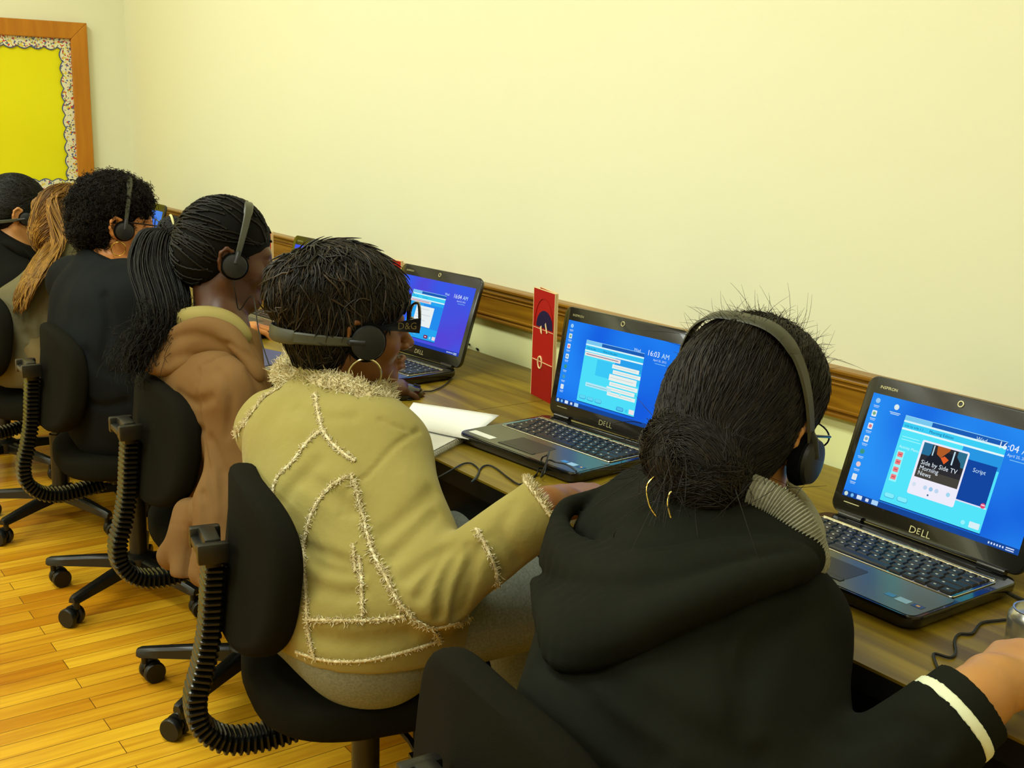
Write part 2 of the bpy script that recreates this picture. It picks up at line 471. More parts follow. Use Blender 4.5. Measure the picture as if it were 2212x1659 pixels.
def wood_mat(name, c1, c2, scale=(1.5, 22, 22), rough=0.4, spec=0.4, det=5):
    m = bpy.data.materials.new(name); m.use_nodes = True; nt = m.node_tree; b = nt.nodes['Principled BSDF']
    tc = nt.nodes.new('ShaderNodeTexCoord'); mp = nt.nodes.new('ShaderNodeMapping'); mp.inputs['Scale'].default_value = scale
    nt.links.new(tc.outputs['Object'], mp.inputs['Vector'])
    n = nt.nodes.new('ShaderNodeTexNoise'); n.inputs['Scale'].default_value = 2.0; n.inputs['Detail'].default_value = det; n.inputs['Distortion'].default_value = 0.6
    nt.links.new(mp.outputs[0], n.inputs['Vector'])
    r = nt.nodes.new('ShaderNodeValToRGB'); r.color_ramp.elements[0].position = 0.34; r.color_ramp.elements[0].color = (*lin(c1), 1)
    r.color_ramp.elements[1].position = 0.68; r.color_ramp.elements[1].color = (*lin(c2), 1)
    nt.links.new(n.outputs['Fac'], r.inputs['Fac']); nt.links.new(r.outputs['Color'], b.inputs['Base Color'])
    b.inputs['Roughness'].default_value = rough; b.inputs['Specular IOR Level'].default_value = spec
    return m
M_floor = floor_mat()
M_rail = wood_mat('rail_wood', (120, 78, 10), (166, 118, 22), (1.2, 30, 30), 0.3, 0.5)
M_frame = wood_mat('board_frame_wood', (180, 112, 16), (198, 128, 24), (14, 14, 1.5), 0.4, 0.35)

struct(MB().box(XL, XR, YB, 0, -0.1, 0).build('floor', M_floor))
struct(MB().box(XL, XR, YB, 0, ZC_, ZC_ + 0.1).build('ceiling', M_ceil))
struct(MB().box(XL - 0.15, XR, 0, 0.15, 0.875, ZC_).box(XL - 0.15, XR, 0, 0.15, 0, 0.875, 1).build('wall_right', [M_wall, M_wall2]))
struct(MB().box(XL - 0.15, XL, YB, 0, 0, ZC_).build('wall_left', M_wall))
struct(MB().box(XR, XR + 0.15, YB, 0.15, 0, ZC_).build('wall_front', M_wall))
wb = MB(); xs = [XL - 0.15, -4.4, -2.8, -2.4, -0.8, XR + 0.15]
wb.box(xs[0], xs[5], YB - 0.15, YB, 0, 0.95).box(xs[0], xs[5], YB - 0.15, YB, 2.55, ZC_)
for a, b_ in ((0, 1), (2, 3), (4, 5)): wb.box(xs[a], xs[b_], YB - 0.15, YB, 0.95, 2.55)
struct(wb.build('wall_back', M_wall))
M_wframe = mat('window_frame_paint', (225, 222, 200), 0.4, 0.4)
M_glass = mat('window_glass', (255, 255, 255), 0.0, 0.5)
M_glass.node_tree.nodes['Principled BSDF'].inputs['Transmission Weight'].default_value = 1.0
for i, (a, b_) in enumerate(((-4.4, -2.8), (-2.4, -0.8))):  # unseen windows, made up as a setting for the added fill lamp
    w = MB(); y0, y1 = YB - 0.1, YB - 0.04
    w.box(a, a + .06, y0, y1, .95, 2.55).box(b_ - .06, b_, y0, y1, .95, 2.55).box(a, b_, y0, y1, .95, 1.01).box(a, b_, y0, y1, 2.49, 2.55)
    w.box(a, b_, y0, y1, 1.73, 1.78).box((a + b_) / 2 - .02, (a + b_) / 2 + .02, y0, y1, .95, 2.55)
    wo = struct(w.build('window_%d' % (i + 1), M_wframe))
    MB().box(a + .05, b_ - .05, YB - .075, YB - .07, 1.0, 2.5).build('pane', M_glass, wo)
# baseboards
for nm, bx in (('baseboard_right', (XL, XR, -0.02, 0, 0, 0.14)), ('baseboard_left', (XL, XL + 0.02, YB, -0.02, 0, 0.14))):
    struct(MB().box(*bx, b=0.004).build(nm, M_rail))
# chair rail: moulded profile extruded along the walls
prof = [(0, .924), (-.030, .924), (-.034, .9215), (-.034, .917), (-.028, .914), (-.025, .910), (-.027, .9065), (-.027, .903), (-.0215, .900), (-.0215, .896), (-.024, .8935), (-.0215, .891),
        (-.0195, .889), (-.0195, .848), (-.022, .846), (-.022, .8425), (-.0175, .8395), (-.0175, .836), (-.021, .833), (-.021, .829), (-.014, .827), (0, .827)]
n_ = len(prof)
def rail(nm, p0, p1, nrm):
    vs = [Vector((p[0] + nrm[0] * -y, p[1] + nrm[1] * -y, z)) for p in (p0, p1) for y, z in prof]
    fs = [(k, (k + 1) % n_, n_ + (k + 1) % n_, n_ + k) for k in range(n_)] + [tuple(range(n_)), tuple(range(n_, 2 * n_))[::-1]]
    return struct(mk(nm, vs, fs, M_rail))
rail('trim_1', (XL, 0), (XR, 0), (0, -1))
rail('trim_2', (XL, YB), (XL, -0.034), (1, 0))
# fluorescent fixtures on the ceiling
M_lens = emis('fixture_lens', (255, 252, 232), 2.0)
M_house = mat('fixture_housing', (235, 235, 225), 0.4, 0.4)
fx0 = None
for i, (fx, fy) in enumerate(FIXTURES):
    if fx0 is None:
        fx0 = empty('ceiling_light', 'flat white fluorescent fixture fixed to the ceiling', 'ceiling light', (fx, fy, 3.1), 0, 'ceiling lights')
        MB().box(-.66, .66, -.3, .3, -.05, 0, b=.004).build('housing', M_house, fx0)
        MB().box(-.6, .6, -.25, .25, -.058, -.0505).build('diffuser', M_lens, fx0)
    else:
        c = copy_tree(fx0); c.location = (fx, fy, 3.1)

# ------------------------------------------------------------------ bulletin board on the far wall
bbx = XL + 0.002; BY0, BY1, BZ0, BZ1 = -2.6, -0.1837, 0.900, 1.713; fw = 0.072
bb = empty('bulletin_board', 'bulletin board covered in bright yellow paper with a scalloped border and wooden frame', 'bulletin board', (bbx, (BY0 + BY1) / 2, BZ0))
def bbl(o): o.location = (-bbx, -(BY0 + BY1) / 2, -BZ0); return o
fb = MB()
def fpr(poly):     # frame members mitred at the corners
    fb.prism(poly, 0.0, 0.035, 0, Matrix(((0, 0, 1, bbx), (1, 0, 0, 0), (0, 1, 0, 0), (0, 0, 0, 1))))
fpr([(BY0, BZ1), (BY0 + fw, BZ1 - fw), (BY1 - fw, BZ1 - fw), (BY1, BZ1)])
fpr([(BY0, BZ0), (BY1, BZ0), (BY1 - fw, BZ0 + fw), (BY0 + fw, BZ0 + fw)])
fpr([(BY1, BZ0), (BY1, BZ1), (BY1 - fw, BZ1 - fw), (BY1 - fw, BZ0 + fw)])
fpr([(BY0, BZ0), (BY0 + fw, BZ0 + fw), (BY0 + fw, BZ1 - fw), (BY0, BZ1)])
bbl(fb.build('frame', M_frame, bb, bevel=0.003))
# paper, gently rippled
M_paper = mat('yellow_paper', (238, 230, 10), 0.55, 0.25)
ny, nz = 60, 26; vs = []; fs = []
for j in range(nz + 1):
    for i in range(ny + 1):
        y = BY0 + .05 + (BY1 - BY0 - .1) * i / ny; z = BZ0 + .05 + (BZ1 - BZ0 - .1) * j / nz
        vs.append((bbx + .009 + .004 * sin(7 * z + 5 * y) * sin(3 * y - 9 * z + 1), y, z))
for j in range(nz):
    for i in range(ny):
        a = j * (ny + 1) + i; fs.append((a, a + 1, a + ny + 2, a + ny + 1))
bbl(mk('backing_paper', vs, fs, M_paper, bb, True))
def border_mat():
    m = bpy.data.materials.new('printed_border'); m.use_nodes = True; nt = m.node_tree; b = nt.nodes['Principled BSDF']
    tc = nt.nodes.new('ShaderNodeTexCoord')
    v = nt.nodes.new('ShaderNodeTexVoronoi'); v.inputs['Scale'].default_value = 150
    nt.links.new(tc.outputs['Object'], v.inputs['Vector'])
    r = nt.nodes.new('ShaderNodeValToRGB'); r.color_ramp.interpolation = 'CONSTANT'
    cs = [(0, (232, 228, 190)), (.4, (90, 100, 150)), (.52, (236, 232, 200)), (.66, (200, 60, 50)), (.74, (225, 205, 60)), (.86, (120, 130, 90)), (.92, (238, 235, 205))]
    for i, (p, c) in enumerate(cs):
        e = r.color_ramp.elements[0] if i == 0 else (r.color_ramp.elements[1] if i == 1 else r.color_ramp.elements.new(p))
        e.position = p; e.color = (*lin(c), 1)
    sx = nt.nodes.new('ShaderNodeSeparateColor'); nt.links.new(v.outputs['Color'], sx.inputs[0]); nt.links.new(sx.outputs[0], r.inputs['Fac'])
    nt.links.new(r.outputs['Color'], b.inputs['Base Color']); b.inputs['Roughness'].default_value = 0.5
    return m
M_border = border_mat(); M_bblue = mat('border_blue_edge', (70, 84, 130), 0.5, 0.3)
def scallop(name, off, wid, x, m):
    """frame-shaped strip whose inner edge runs in scallops"""
    y0, y1, z0, z1 = BY0 + fw, BY1 - fw, BZ0 + fw, BZ1 - fw
    V = []; F = []
    def strip(ax, u0, u1, edge, sgn):
        n = int((u1 - u0) / 0.0575 + .5) * 8; st = len(V)
        for k in range(n + 1):
            u = u0 + (u1 - u0) * k / n; w = wid + off + 0.012 * abs(sin(pi * k / 8))
            for q in (edge, edge + sgn * w): V.append((x, u, q) if ax == 'y' else (x, q, u))
        for k in range(n): F.append((st + 2 * k, st + 2 * k + 1, st + 2 * k + 3, st + 2 * k + 2))
    strip('y', y0, y1, z1, -1); strip('y', y0, y1, z0, 1); strip('z', z0 + wid + .006, z1 - wid - .006, y1, -1); strip('z', z0 + wid + .006, z1 - wid - .006, y0, 1)
    o = mk(name, V, F, m, bb); sd = o.modifiers.new('s', 'SOLIDIFY'); sd.thickness = 0.001; return bbl(o)
scallop('border_edging', 0.0045, 0.036, bbx + .0150, M_bblue)
scallop('scalloped_border', 0.0, 0.036, bbx + .0165, M_border)

# ------------------------------------------------------------------ long tables along the wall
M_top = wood_mat('walnut_laminate', (100, 78, 8), (150, 126, 26), (1.1, 16, 16), 0.42, 0.4, 7)
M_black = mat('black_steel', (8, 8, 6), 0.55, 0.2)
M_edge = mat('black_edge_band', (18, 18, 13), 0.5, 0.25)
TOPZ = 0.73
tables = [(-2.0441, -0.2121, 'brown laminate table at the right, under the two nearest laptops'),
          (-3.876, -2.0461, 'middle brown laminate table, beyond the seam beside the white notepad'),
          (-5.53, -3.878, 'farthest brown laminate table, in front of the two leftmost people')]
for x0, x1, lab in tables:
    cx = (x0 + x1) / 2; t = empty('table', lab, 'table', (cx, -.33, 0), 0, 'long tables along the wall')
    def pl(o): o.location = (-cx, .33, 0); return o
    pl(MB().box(x0, x1, -.6409, -.012, TOPZ - .004, TOPZ).build('table_top', M_top, t))
    pl(MB().box(x0, x1, -.6405, -.0124, TOPZ - .036, TOPZ - .0042).build('edge_band', M_edge, t))
    pl(MB().box(x0 + .03, x1 - .03, -.628, -.608, TOPZ - .1, TOPZ - .0362).box(x0 + .03, x1 - .03, -.05, -.03, TOPZ - .1, TOPZ - .0362)
       .box(x0 + .03, x0 + .05, -.608, -.05, TOPZ - .1, TOPZ - .0362).box(x1 - .05, x1 - .03, -.608, -.05, TOPZ - .1, TOPZ - .0362).build('apron', M_black, t))
    for lx in (x0 + .14, x1 - .14):
        for ly in (-.56, -.09):
            pl(MB().box(lx - .045, lx + .045, ly - .025, ly + .025, .012, TOPZ - .0362, b=.003).build('leg', M_black, t))
    for lx in (x0 + .14, x1 - .14):
        pl(MB().box(lx - .02, lx + .02, -.6, -.05, 0, .012).build('foot_bar', M_black, t))
# ------------------------------------------------------------------ laptops
M_lapblk = mat('glossy_black_plastic', (14, 14, 13), 0.16, 0.5, coat=0.4)
M_bezel = mat('bezel_black', (20, 19, 15), 0.22, 0.5, coat=0.3)
M_palm = mat('brushed_dark_aluminium', (112, 114, 98), 0.28, 0.5, metal=0.75)
M_key = mat('black_key', (22, 22, 20), 0.4, 0.4)
M_legend = mat('key_legend', (205, 205, 190), 0.5, 0.3)
M_chrome = mat('chrome_strip', (225, 218, 190), 0.18, 0.5, metal=1.0)
M_logo = mat('logo_silver', (205, 198, 150), 0.3, 0.5, metal=0.5)
M_pad = mat('touchpad', (50, 50, 44), 0.38, 0.4, metal=0.3)
M_white = mat('white_label', (240, 240, 228), 0.5, 0.3)
M_blu = mat('sticker_blue', (60, 130, 200), 0.3, 0.4); M_blu2 = mat('sticker_pale_blue', (150, 190, 225), 0.3, 0.4)
M_dkb = mat('sticker_dark_blue', (24, 60, 120), 0.3, 0.4); M_orng = mat('sticker_orange', (235, 170, 50), 0.3, 0.4)
BW, BD = 0.342, 0.245         # width and depth of the base; local y=0 is the hinge line
_em = {}
def E(rgb):
    k = tuple(rgb)
    if k not in _em: _em[k] = emis('screen_colour_%d_%d_%d' % k, rgb, 1.0)
    return _em[k]
KEYS = []
def layout():
    x0, x1 = -.150, .150; ytop = -.038; rows = [(16, .0105), (15, .0165), (14, .0165), (13, .0165), (12, .0165), (8, .0165)]
    y = ytop
    for ri, (n, h) in enumerate(rows):
        if ri == 0: ws = [1] * 16
        elif ri == 1: ws = [1] * 13 + [1.7]
        elif ri == 2: ws = [1.45] + [1] * 12 + [1.25]
        elif ri == 3: ws = [1.7] + [1] * 11 + [2.0]
        elif ri == 4: ws = [2.2] + [1] * 10 + [2.5]
        else: ws = [1.2, 1, 1, 1.1, 5.2, 1.1, 1, 1, 1, 1]
        W = sum(ws); u = (x1 - x0) / W; x = x0
        for w in ws: KEYS.append((x + .0009, x + w * u - .0009, y - h + .0009, y - .0009)); x += w * u
        y -= h
layout()
_keymesh = {}
def key_obj(k, parent):
    x0, x1, y0, y1 = k; w, h = round(x1 - x0, 4), round(y1 - y0, 4)
    if (w, h) not in _keymesh:
        m = MB(); i = .0016
        bot = [(-w / 2, -h / 2, 0), (w / 2, -h / 2, 0), (w / 2, h / 2, 0), (-w / 2, h / 2, 0)]
        top = [(-w / 2 + i, -h / 2 + i, .0026), (w / 2 - i, -h / 2 + i, .0026), (w / 2 - i, h / 2 - i, .0026), (-w / 2 + i, h / 2 - i, .0026)]
        m.add(bot + top, [(4, 5, 6, 7), (0, 1, 5, 4), (1, 2, 6, 5), (2, 3, 7, 6), (3, 0, 4, 7)])
        if w < .05: m.add([(-.0018 - w * .1, 0, .0027), (.0018 - w * .1, 0, .0027), (.0018 - w * .1, .0032, .0027), (-.0018 - w * .1, .0032, .0027)], [(0, 1, 2, 3)], 1)
        o = m.build('key', [M_key, M_legend]); _keymesh[(w, h)] = o.data; o.parent = parent
    else:
        o = bpy.data.objects.new('key', _keymesh[(w, h)]); COL.objects.link(o); o.parent = parent
    o.location = ((x0 + x1) / 2, (y0 + y1) / 2, .0236); return o
def text_add(m, st, size, x, y, z, mi, M=None, sx=1.0, shear=0):
    vs, fs = text_mesh(st, size)
    return m.add([(x + vx * sx + shear * vy, y + vy, z) for vx, vy in vs], fs, mi)

def screen_ui(scr, style):
    """the picture on the screen: flat luminous shapes in the screen's own plane (x 0..310 mm, y 0..174 mm)"""
    mats = []; m = MB()
    def mi(c):
        c = tuple(c)
        if c not in mats: mats.append(c)
        return mats.index(c)
    lay = [0]
    def Z(): lay[0] += 1; return .0004 + lay[0] * .000012
    def q(x0, y0, x1, y1, c):
        z = Z(); m.add([((x0 - 155) / 1000, y0 / 1000, z), ((x1 - 155) / 1000, y0 / 1000, z), ((x1 - 155) / 1000, y1 / 1000, z), ((x0 - 155) / 1000, y1 / 1000, z)], [(0, 1, 2, 3)], mi(c))
    def poly(pts, c):
        z = Z(); m.add([((x - 155) / 1000, y / 1000, z) for x, y in pts], [tuple(range(len(pts)))], mi(c))
    def rr(x0, y0, x1, y1, r, c):
        poly(rrect(x1 - x0, y1 - y0, r, 3, (x0 + x1) / 2, (y0 + y1) / 2), c)
    def tx(s, size, x, y, c):
        text_add(m, s, size / 1000, (x - 155) / 1000, y / 1000, Z(), mi(c))
    def disc(x, y, r, c): poly([(x + r * cos(a * pi / 8), y + r * sin(a * pi / 8)) for a in range(16)], c)
    W = (235, 245, 255)
    # desktop icons down the left edge, taskbar
    ic = [(150, 200, 240), (120, 175, 130), (225, 120, 130), (130, 175, 200), (60, 150, 130), (70, 150, 190), (215, 225, 235)]
    for i, c in enumerate(ic[:7]):
        y = 163 - i * 21.5
        if style == 'news' and i == 5: c = (230, 200, 200)
        if i in (1, 2, 3, 6): rr(8, y - 5, 17, y + 5, 1.2, (225, 235, 240)); disc(12.5, y, 3, c)
        else: disc(12.5, y, 4.3, c)
        q(7, y - 9.3, 18, y - 8.1, (190, 215, 245)); q(8, y - 11.6, 17, y - 10.5, (170, 200, 240))
    q(0, 0, 310, 9, (24, 70, 150) if style != 'purple' else (36, 60, 170))
    disc(7, 4.5, 3.6, (200, 220, 210)); disc(19, 4.5, 3.0, (120, 190, 240)); rr(28, 1.5, 38, 8, .8, (215, 230, 245)); rr(45, 2, 51, 7, .8, (210, 220, 235)); rr(57, 1, 69, 8.4, .8, (170, 210, 245))
    for k in range(6): q(262 + k * 4.5, 3, 264.4 + k * 4.5, 6, (200, 220, 250))
    q(290, 5, 303, 6.6, (210, 225, 250)); q(290, 2, 303, 3.4, (210, 225, 250))
    # clock gadget
    tm = '16:03' if style == 'chat' else '16:04'
    # application window
    cy = (78, 222, 248); cy2 = (48, 190, 240); dk = (26, 104, 190)
    if style in ('chat', 'news'):
        x0, y0, x1, y1 = (62, 15, 226, 142) if style == 'chat' else (70, 12, 246, 152)
    else: x0, y0, x1, y1 = 62, 18, 205, 140
    if style == 'purple': cy = (40, 165, 240); cy2 = (40, 190, 240); dk = (30, 70, 190)
    q(x0 - 1.2, y0 - 1.5, x1 + 1.2, y0, (20, 60, 130))
    q(x0, y0, x1, y1, cy if style != 'news' else (84, 228, 250)); H = y1 - y0; Wd = x1 - x0
    q(x0 + Wd * .28, y1 - 8, x1, y1 - 1, (28, 92, 180)); q(x0, y1 - 8, x0 + Wd * .28, y1, (120, 200, 240)); q(x0 + .5, y1 - 1, x1, y1, (150, 210, 245))
    q(x0, y1 - 11, x1, y1 - 8, (215, 245, 250)); q(x0, y1 - 20, x1, y1 - 11, cy2 if style == 'chat' else (60, 205, 245)); q(x0, y1 - 23, x1, y1 - 20, (225, 248, 250))
    tx('16', 15, 232, 140, W); tx(tm[2:], 15, 247, 140, W); tx('AM', 14, 270, 140, (190, 225, 250))
    tx('Wed', 9, 196, 142, (200, 230, 245)); tx('April 25, 2012', 6, 250, 132, (200, 230, 250)); q(256, 127, 284, 128.2, (120, 190, 240))
    if style == 'chat':
        tx('side by side', 5.4, x0 + 5, y1 - 17.6, (20, 90, 150)); tx("How is the joke?", 6, x0 + 52, y1 - 17.8, (10, 60, 140))
        q(x0 + 40, y0 + 60, x1, y1 - 34, (60, 200, 246)); q(x0 + 90, y1 - 42, x1, y1 - 23, (40, 160, 236))
        q(x0 + 2, y1 - 32, x0 + 104, y1 - 24.5, (236, 226, 224)); q(x0 + 6, y1 - 29, x0 + 98, y1 - 27.6, (110, 90, 120))
        for k, (a, w_, h_) in enumerate([(84, 158, 8), (88, 164, 7.5), (80, 156, 12.5), (84, 162, 8), (78, 156, 7.5), (82, 160, 7.5)]):
            yy = y1 - 44 - [0, 10.5, 25, 35.5, 45.5, 55.5][k]
            q(x0 + a, yy, x0 + w_, yy + h_, (232, 240, 236)); q(x0 + a + 4, yy + h_ / 2 - .4, x0 + w_ - 8, yy + h_ / 2 + .3, (170, 190, 190))
        q(x0 + 18, y0 + 34, x0 + 92, y0 + 42, (178, 232, 244)); q(x0 + 22, y0 + 37, x0 + 80, y0 + 38, (110, 170, 190))
        for k in range(3): rr(x0 + 6 + k * 23, y0 + 6, x0 + 25 + k * 23, y0 + 14, 3.6, (40, 130, 190)); rr(x0 + 6.6 + k * 23, y0 + 7, x0 + 24.4 + k * 23, y0 + 13.8, 3.2, (96, 214, 244))
        rr(x1 - 50, y0 + 3, x1 - 30, y0 + 11, 3.6, (30, 110, 190)); rr(x1 - 49, y0 + 4, x1 - 31, y0 + 10.4, 3, (80, 190, 240)); disc(x1 - 22, y0 + 7, 3.4, (60, 200, 240)); q(x1 - 15, y0 + 3, x1 - 1, y0 + 12, (236, 226, 232))
        disc(x0 + 118, y0 + 35, 3.2, (150, 240, 250))
    elif style == 'purple':
        tx('side by side', 5.2, x0 + 4, y1 - 17.6, (20, 80, 150)); tx('On the bus', 5.2, x0 + 46, y1 - 17.6, (20, 80, 150))
        q(x0, y1 - 30, x0 + 88, y1 - 24, (226, 214, 216)); q(x0 + 4, y1 - 27.6, x0 + 80, y1 - 26.2, (190, 120, 130)); q(x0 + 60, y0 + 30, x1, y1 - 32, (36, 140, 236))
        q(x0 + 32, y0 + 32, x0 + 108, y1 - 38, (232, 240, 240))
        for k in range(6): q(x0 + 38, y1 - 46 - k * 7.4, x0 + 38 + [50, 22, 60, 18, 44, 30][k], y1 - 45 - k * 7.4, (180, 195, 200))
        for k in range(3): rr(x0 + 3 + k * 20, y0 + 5, x0 + 20 + k * 20, y0 + 13, 3.6, (30, 110, 190)); rr(x0 + 4 + k * 20, y0 + 6, x0 + 19.4 + k * 20, y0 + 12.6, 3, (70, 180, 236))
        rr(x1 - 50, y0 + 4, x1 - 33, y0 + 13, 3, (110, 30, 70)); rr(x1 - 46, y0 + 7, x1 - 38, y0 + 10, 1, (240, 200, 220)); disc(x1 - 23, y0 + 8, 4, (120, 220, 245)); q(x1 - 14, y0 + 4, x1 - 1, y0 + 13, (236, 214, 226))
    elif style == 'news':
        tx('side by side 1.1', 5.6, x0 + 3, y1 - 17.6, (20, 100, 160)); tx('Morning Edition', 6.6, x0 + 48, y1 - 17.8, (16, 60, 130))
        q(x0 + 110, y1 - 46, x1, y1 - 23, (40, 150, 226)); q(x0 + 118, y0 + 38, x1 - 4, y1 - 40, (20, 70, 160)); q(x0 + 104, y0 + 36, x1 - 2, y0 + 38, (225, 225, 245))
        tx('Script', 9, x0 + 136, y0 + 84, (200, 230, 250)); disc(x1 - 8, y0 + 40, 4, (225, 70, 110)); q(x1 - 11, y0 + 40, x1 - 5, y0 + 42, (240, 200, 220))
        for k in range(2): q(x0 + 5, y1 - 34 - 4.5 * k, x0 + 36 + 4 * k, y1 - 33 - 4.5 * k, (170, 250, 250))
        tx('Activity Menu', 6.4, x0 + 5, y1 - 52, (200, 250, 250))
        q(x0 + 5, y0 + 34, x0 + 18, y1 - 56, (150, 246, 250))
        for k in range(4): rr(x0 + 6.5, y0 + 37 + k * 12.2, x0 + 16, y0 + 45 + k * 12.2, 1, (236, 128, 130)); q(x0 + 8.5, y0 + 40.5 + k * 12.2, x0 + 14, y0 + 41.6 + k * 12.2, (170, 50, 70))
        rr(x0 + 42, y0 + 24, x0 + 124, y1 - 30, 3, (238, 236, 250))
        q(x0 + 46, y0 + 52, x0 + 121, y1 - 33, (46, 46, 50)); q(x0 + 46, y1 - 52, x0 + 62, y1 - 33, (40, 110, 150)); q(x0 + 106, y1 - 56, x0 + 121, y1 - 33, (46, 110, 140)); q(x0 + 46, y0 + 52, x0 + 121, y0 + 66, (70, 66, 60)); poly([(x0 + 52, y0 + 74), (x0 + 62, y1 - 48), (x0 + 74, y1 - 40), (x0 + 104, y1 - 40), (x0 + 114, y1 - 50), (x0 + 118, y0 + 74)], (30, 34, 44))
        q(x0 + 64, y1 - 50, x0 + 66, y1 - 34, (190, 220, 235)); q(x0 + 99, y1 - 56, x0 + 101.5, y1 - 35, (190, 220, 235)); poly([(x0 + 70, y1 - 33), (x0 + 72, y1 - 46), (x0 + 80, y1 - 50), (x0 + 92, y1 - 36), (x0 + 92, y1 - 33)], (176, 92, 40)); poly([(x0 + 80, y1 - 50), (x0 + 88, y1 - 58), (x0 + 94, y1 - 50), (x0 + 86, y1 - 46)], (226, 96, 40))
        tx('Side by Side TV', 10, x0 + 50, y0 + 73, (225, 236, 244)); tx('Morning', 10, x0 + 50, y0 + 64.5, (225, 236, 244)); tx('News', 10, x0 + 50, y0 + 56, (225, 236, 244))
        for k, xx in enumerate((50, 70, 80, 90, 110)): disc(x0 + xx, y0 + 40, 3.4, [(210, 224, 240), (190, 214, 240), (150, 200, 236), (190, 214, 240), (160, 214, 240)][k])
        disc(x0 + 78, y0 + 30, 1.6, (60, 110, 150))
        for k in range(2): rr(x0 + 5 + k * 24, y0 + 7, x0 + 24 + k * 24, y0 + 15, 3.6, (60, 170, 214)); rr(x0 + 5.6 + k * 24, y0 + 8, x0 + 23.4 + k * 24, y0 + 14.8, 3.2, (130, 236, 250))
        disc(x1 - 30, y0 + 8, 3.4, (150, 240, 250)); rr(x1 - 20, y0 + 4, x1 - 3, y0 + 13, 1, (215, 240, 246)); disc(50, 160, 4.6, (220, 235, 235)); q(40, 150, 60, 151.2, (200, 225, 245)); q(42, 147.6, 58, 148.7, (200, 225, 245))
    m.build('desktop_picture', [E(c) for c in mats], scr)

def screen_mat(name, c1, c2):
    m = bpy.data.materials.new(name); m.use_nodes = True; nt = m.node_tree; nt.nodes.remove(nt.nodes['Principled BSDF'])
    e = nt.nodes.new('ShaderNodeEmission'); e.inputs[1].default_value = 1.0
    tc = nt.nodes.new('ShaderNodeTexCoord'); g = nt.nodes.new('ShaderNodeTexNoise'); g.inputs['Scale'].default_value = 5.5; g.inputs['Detail'].default_value = 1
    r = nt.nodes.new('ShaderNodeValToRGB'); r.color_ramp.elements[0].position = .36; r.color_ramp.elements[0].color = (*lin(c1), 1); r.color_ramp.elements[1].position = .64; r.color_ramp.elements[1].color = (*lin(c2), 1)
    nt.links.new(tc.outputs['Object'], g.inputs['Vector']); nt.links.new(g.outputs['Fac'], r.inputs['Fac']); nt.links.new(r.outputs['Color'], e.inputs[0])
    nt.links.new(e.outputs[0], nt.nodes['Material Output'].inputs[0]); return m
M_scr = {'chat': screen_mat('blue_desktop', (22, 92, 222), (34, 134, 246)), 'news': screen_mat('blue_desktop_bright', (24, 100, 222), (42, 146, 246)),
         'purple': screen_mat('violet_desktop', (84, 70, 214), (40, 96, 236)), 'plain': screen_mat('violet_desktop_far', (86, 76, 214), (60, 90, 230)), 'far': screen_mat('blue_desktop_far', (40, 84, 205), (90, 150, 235))}
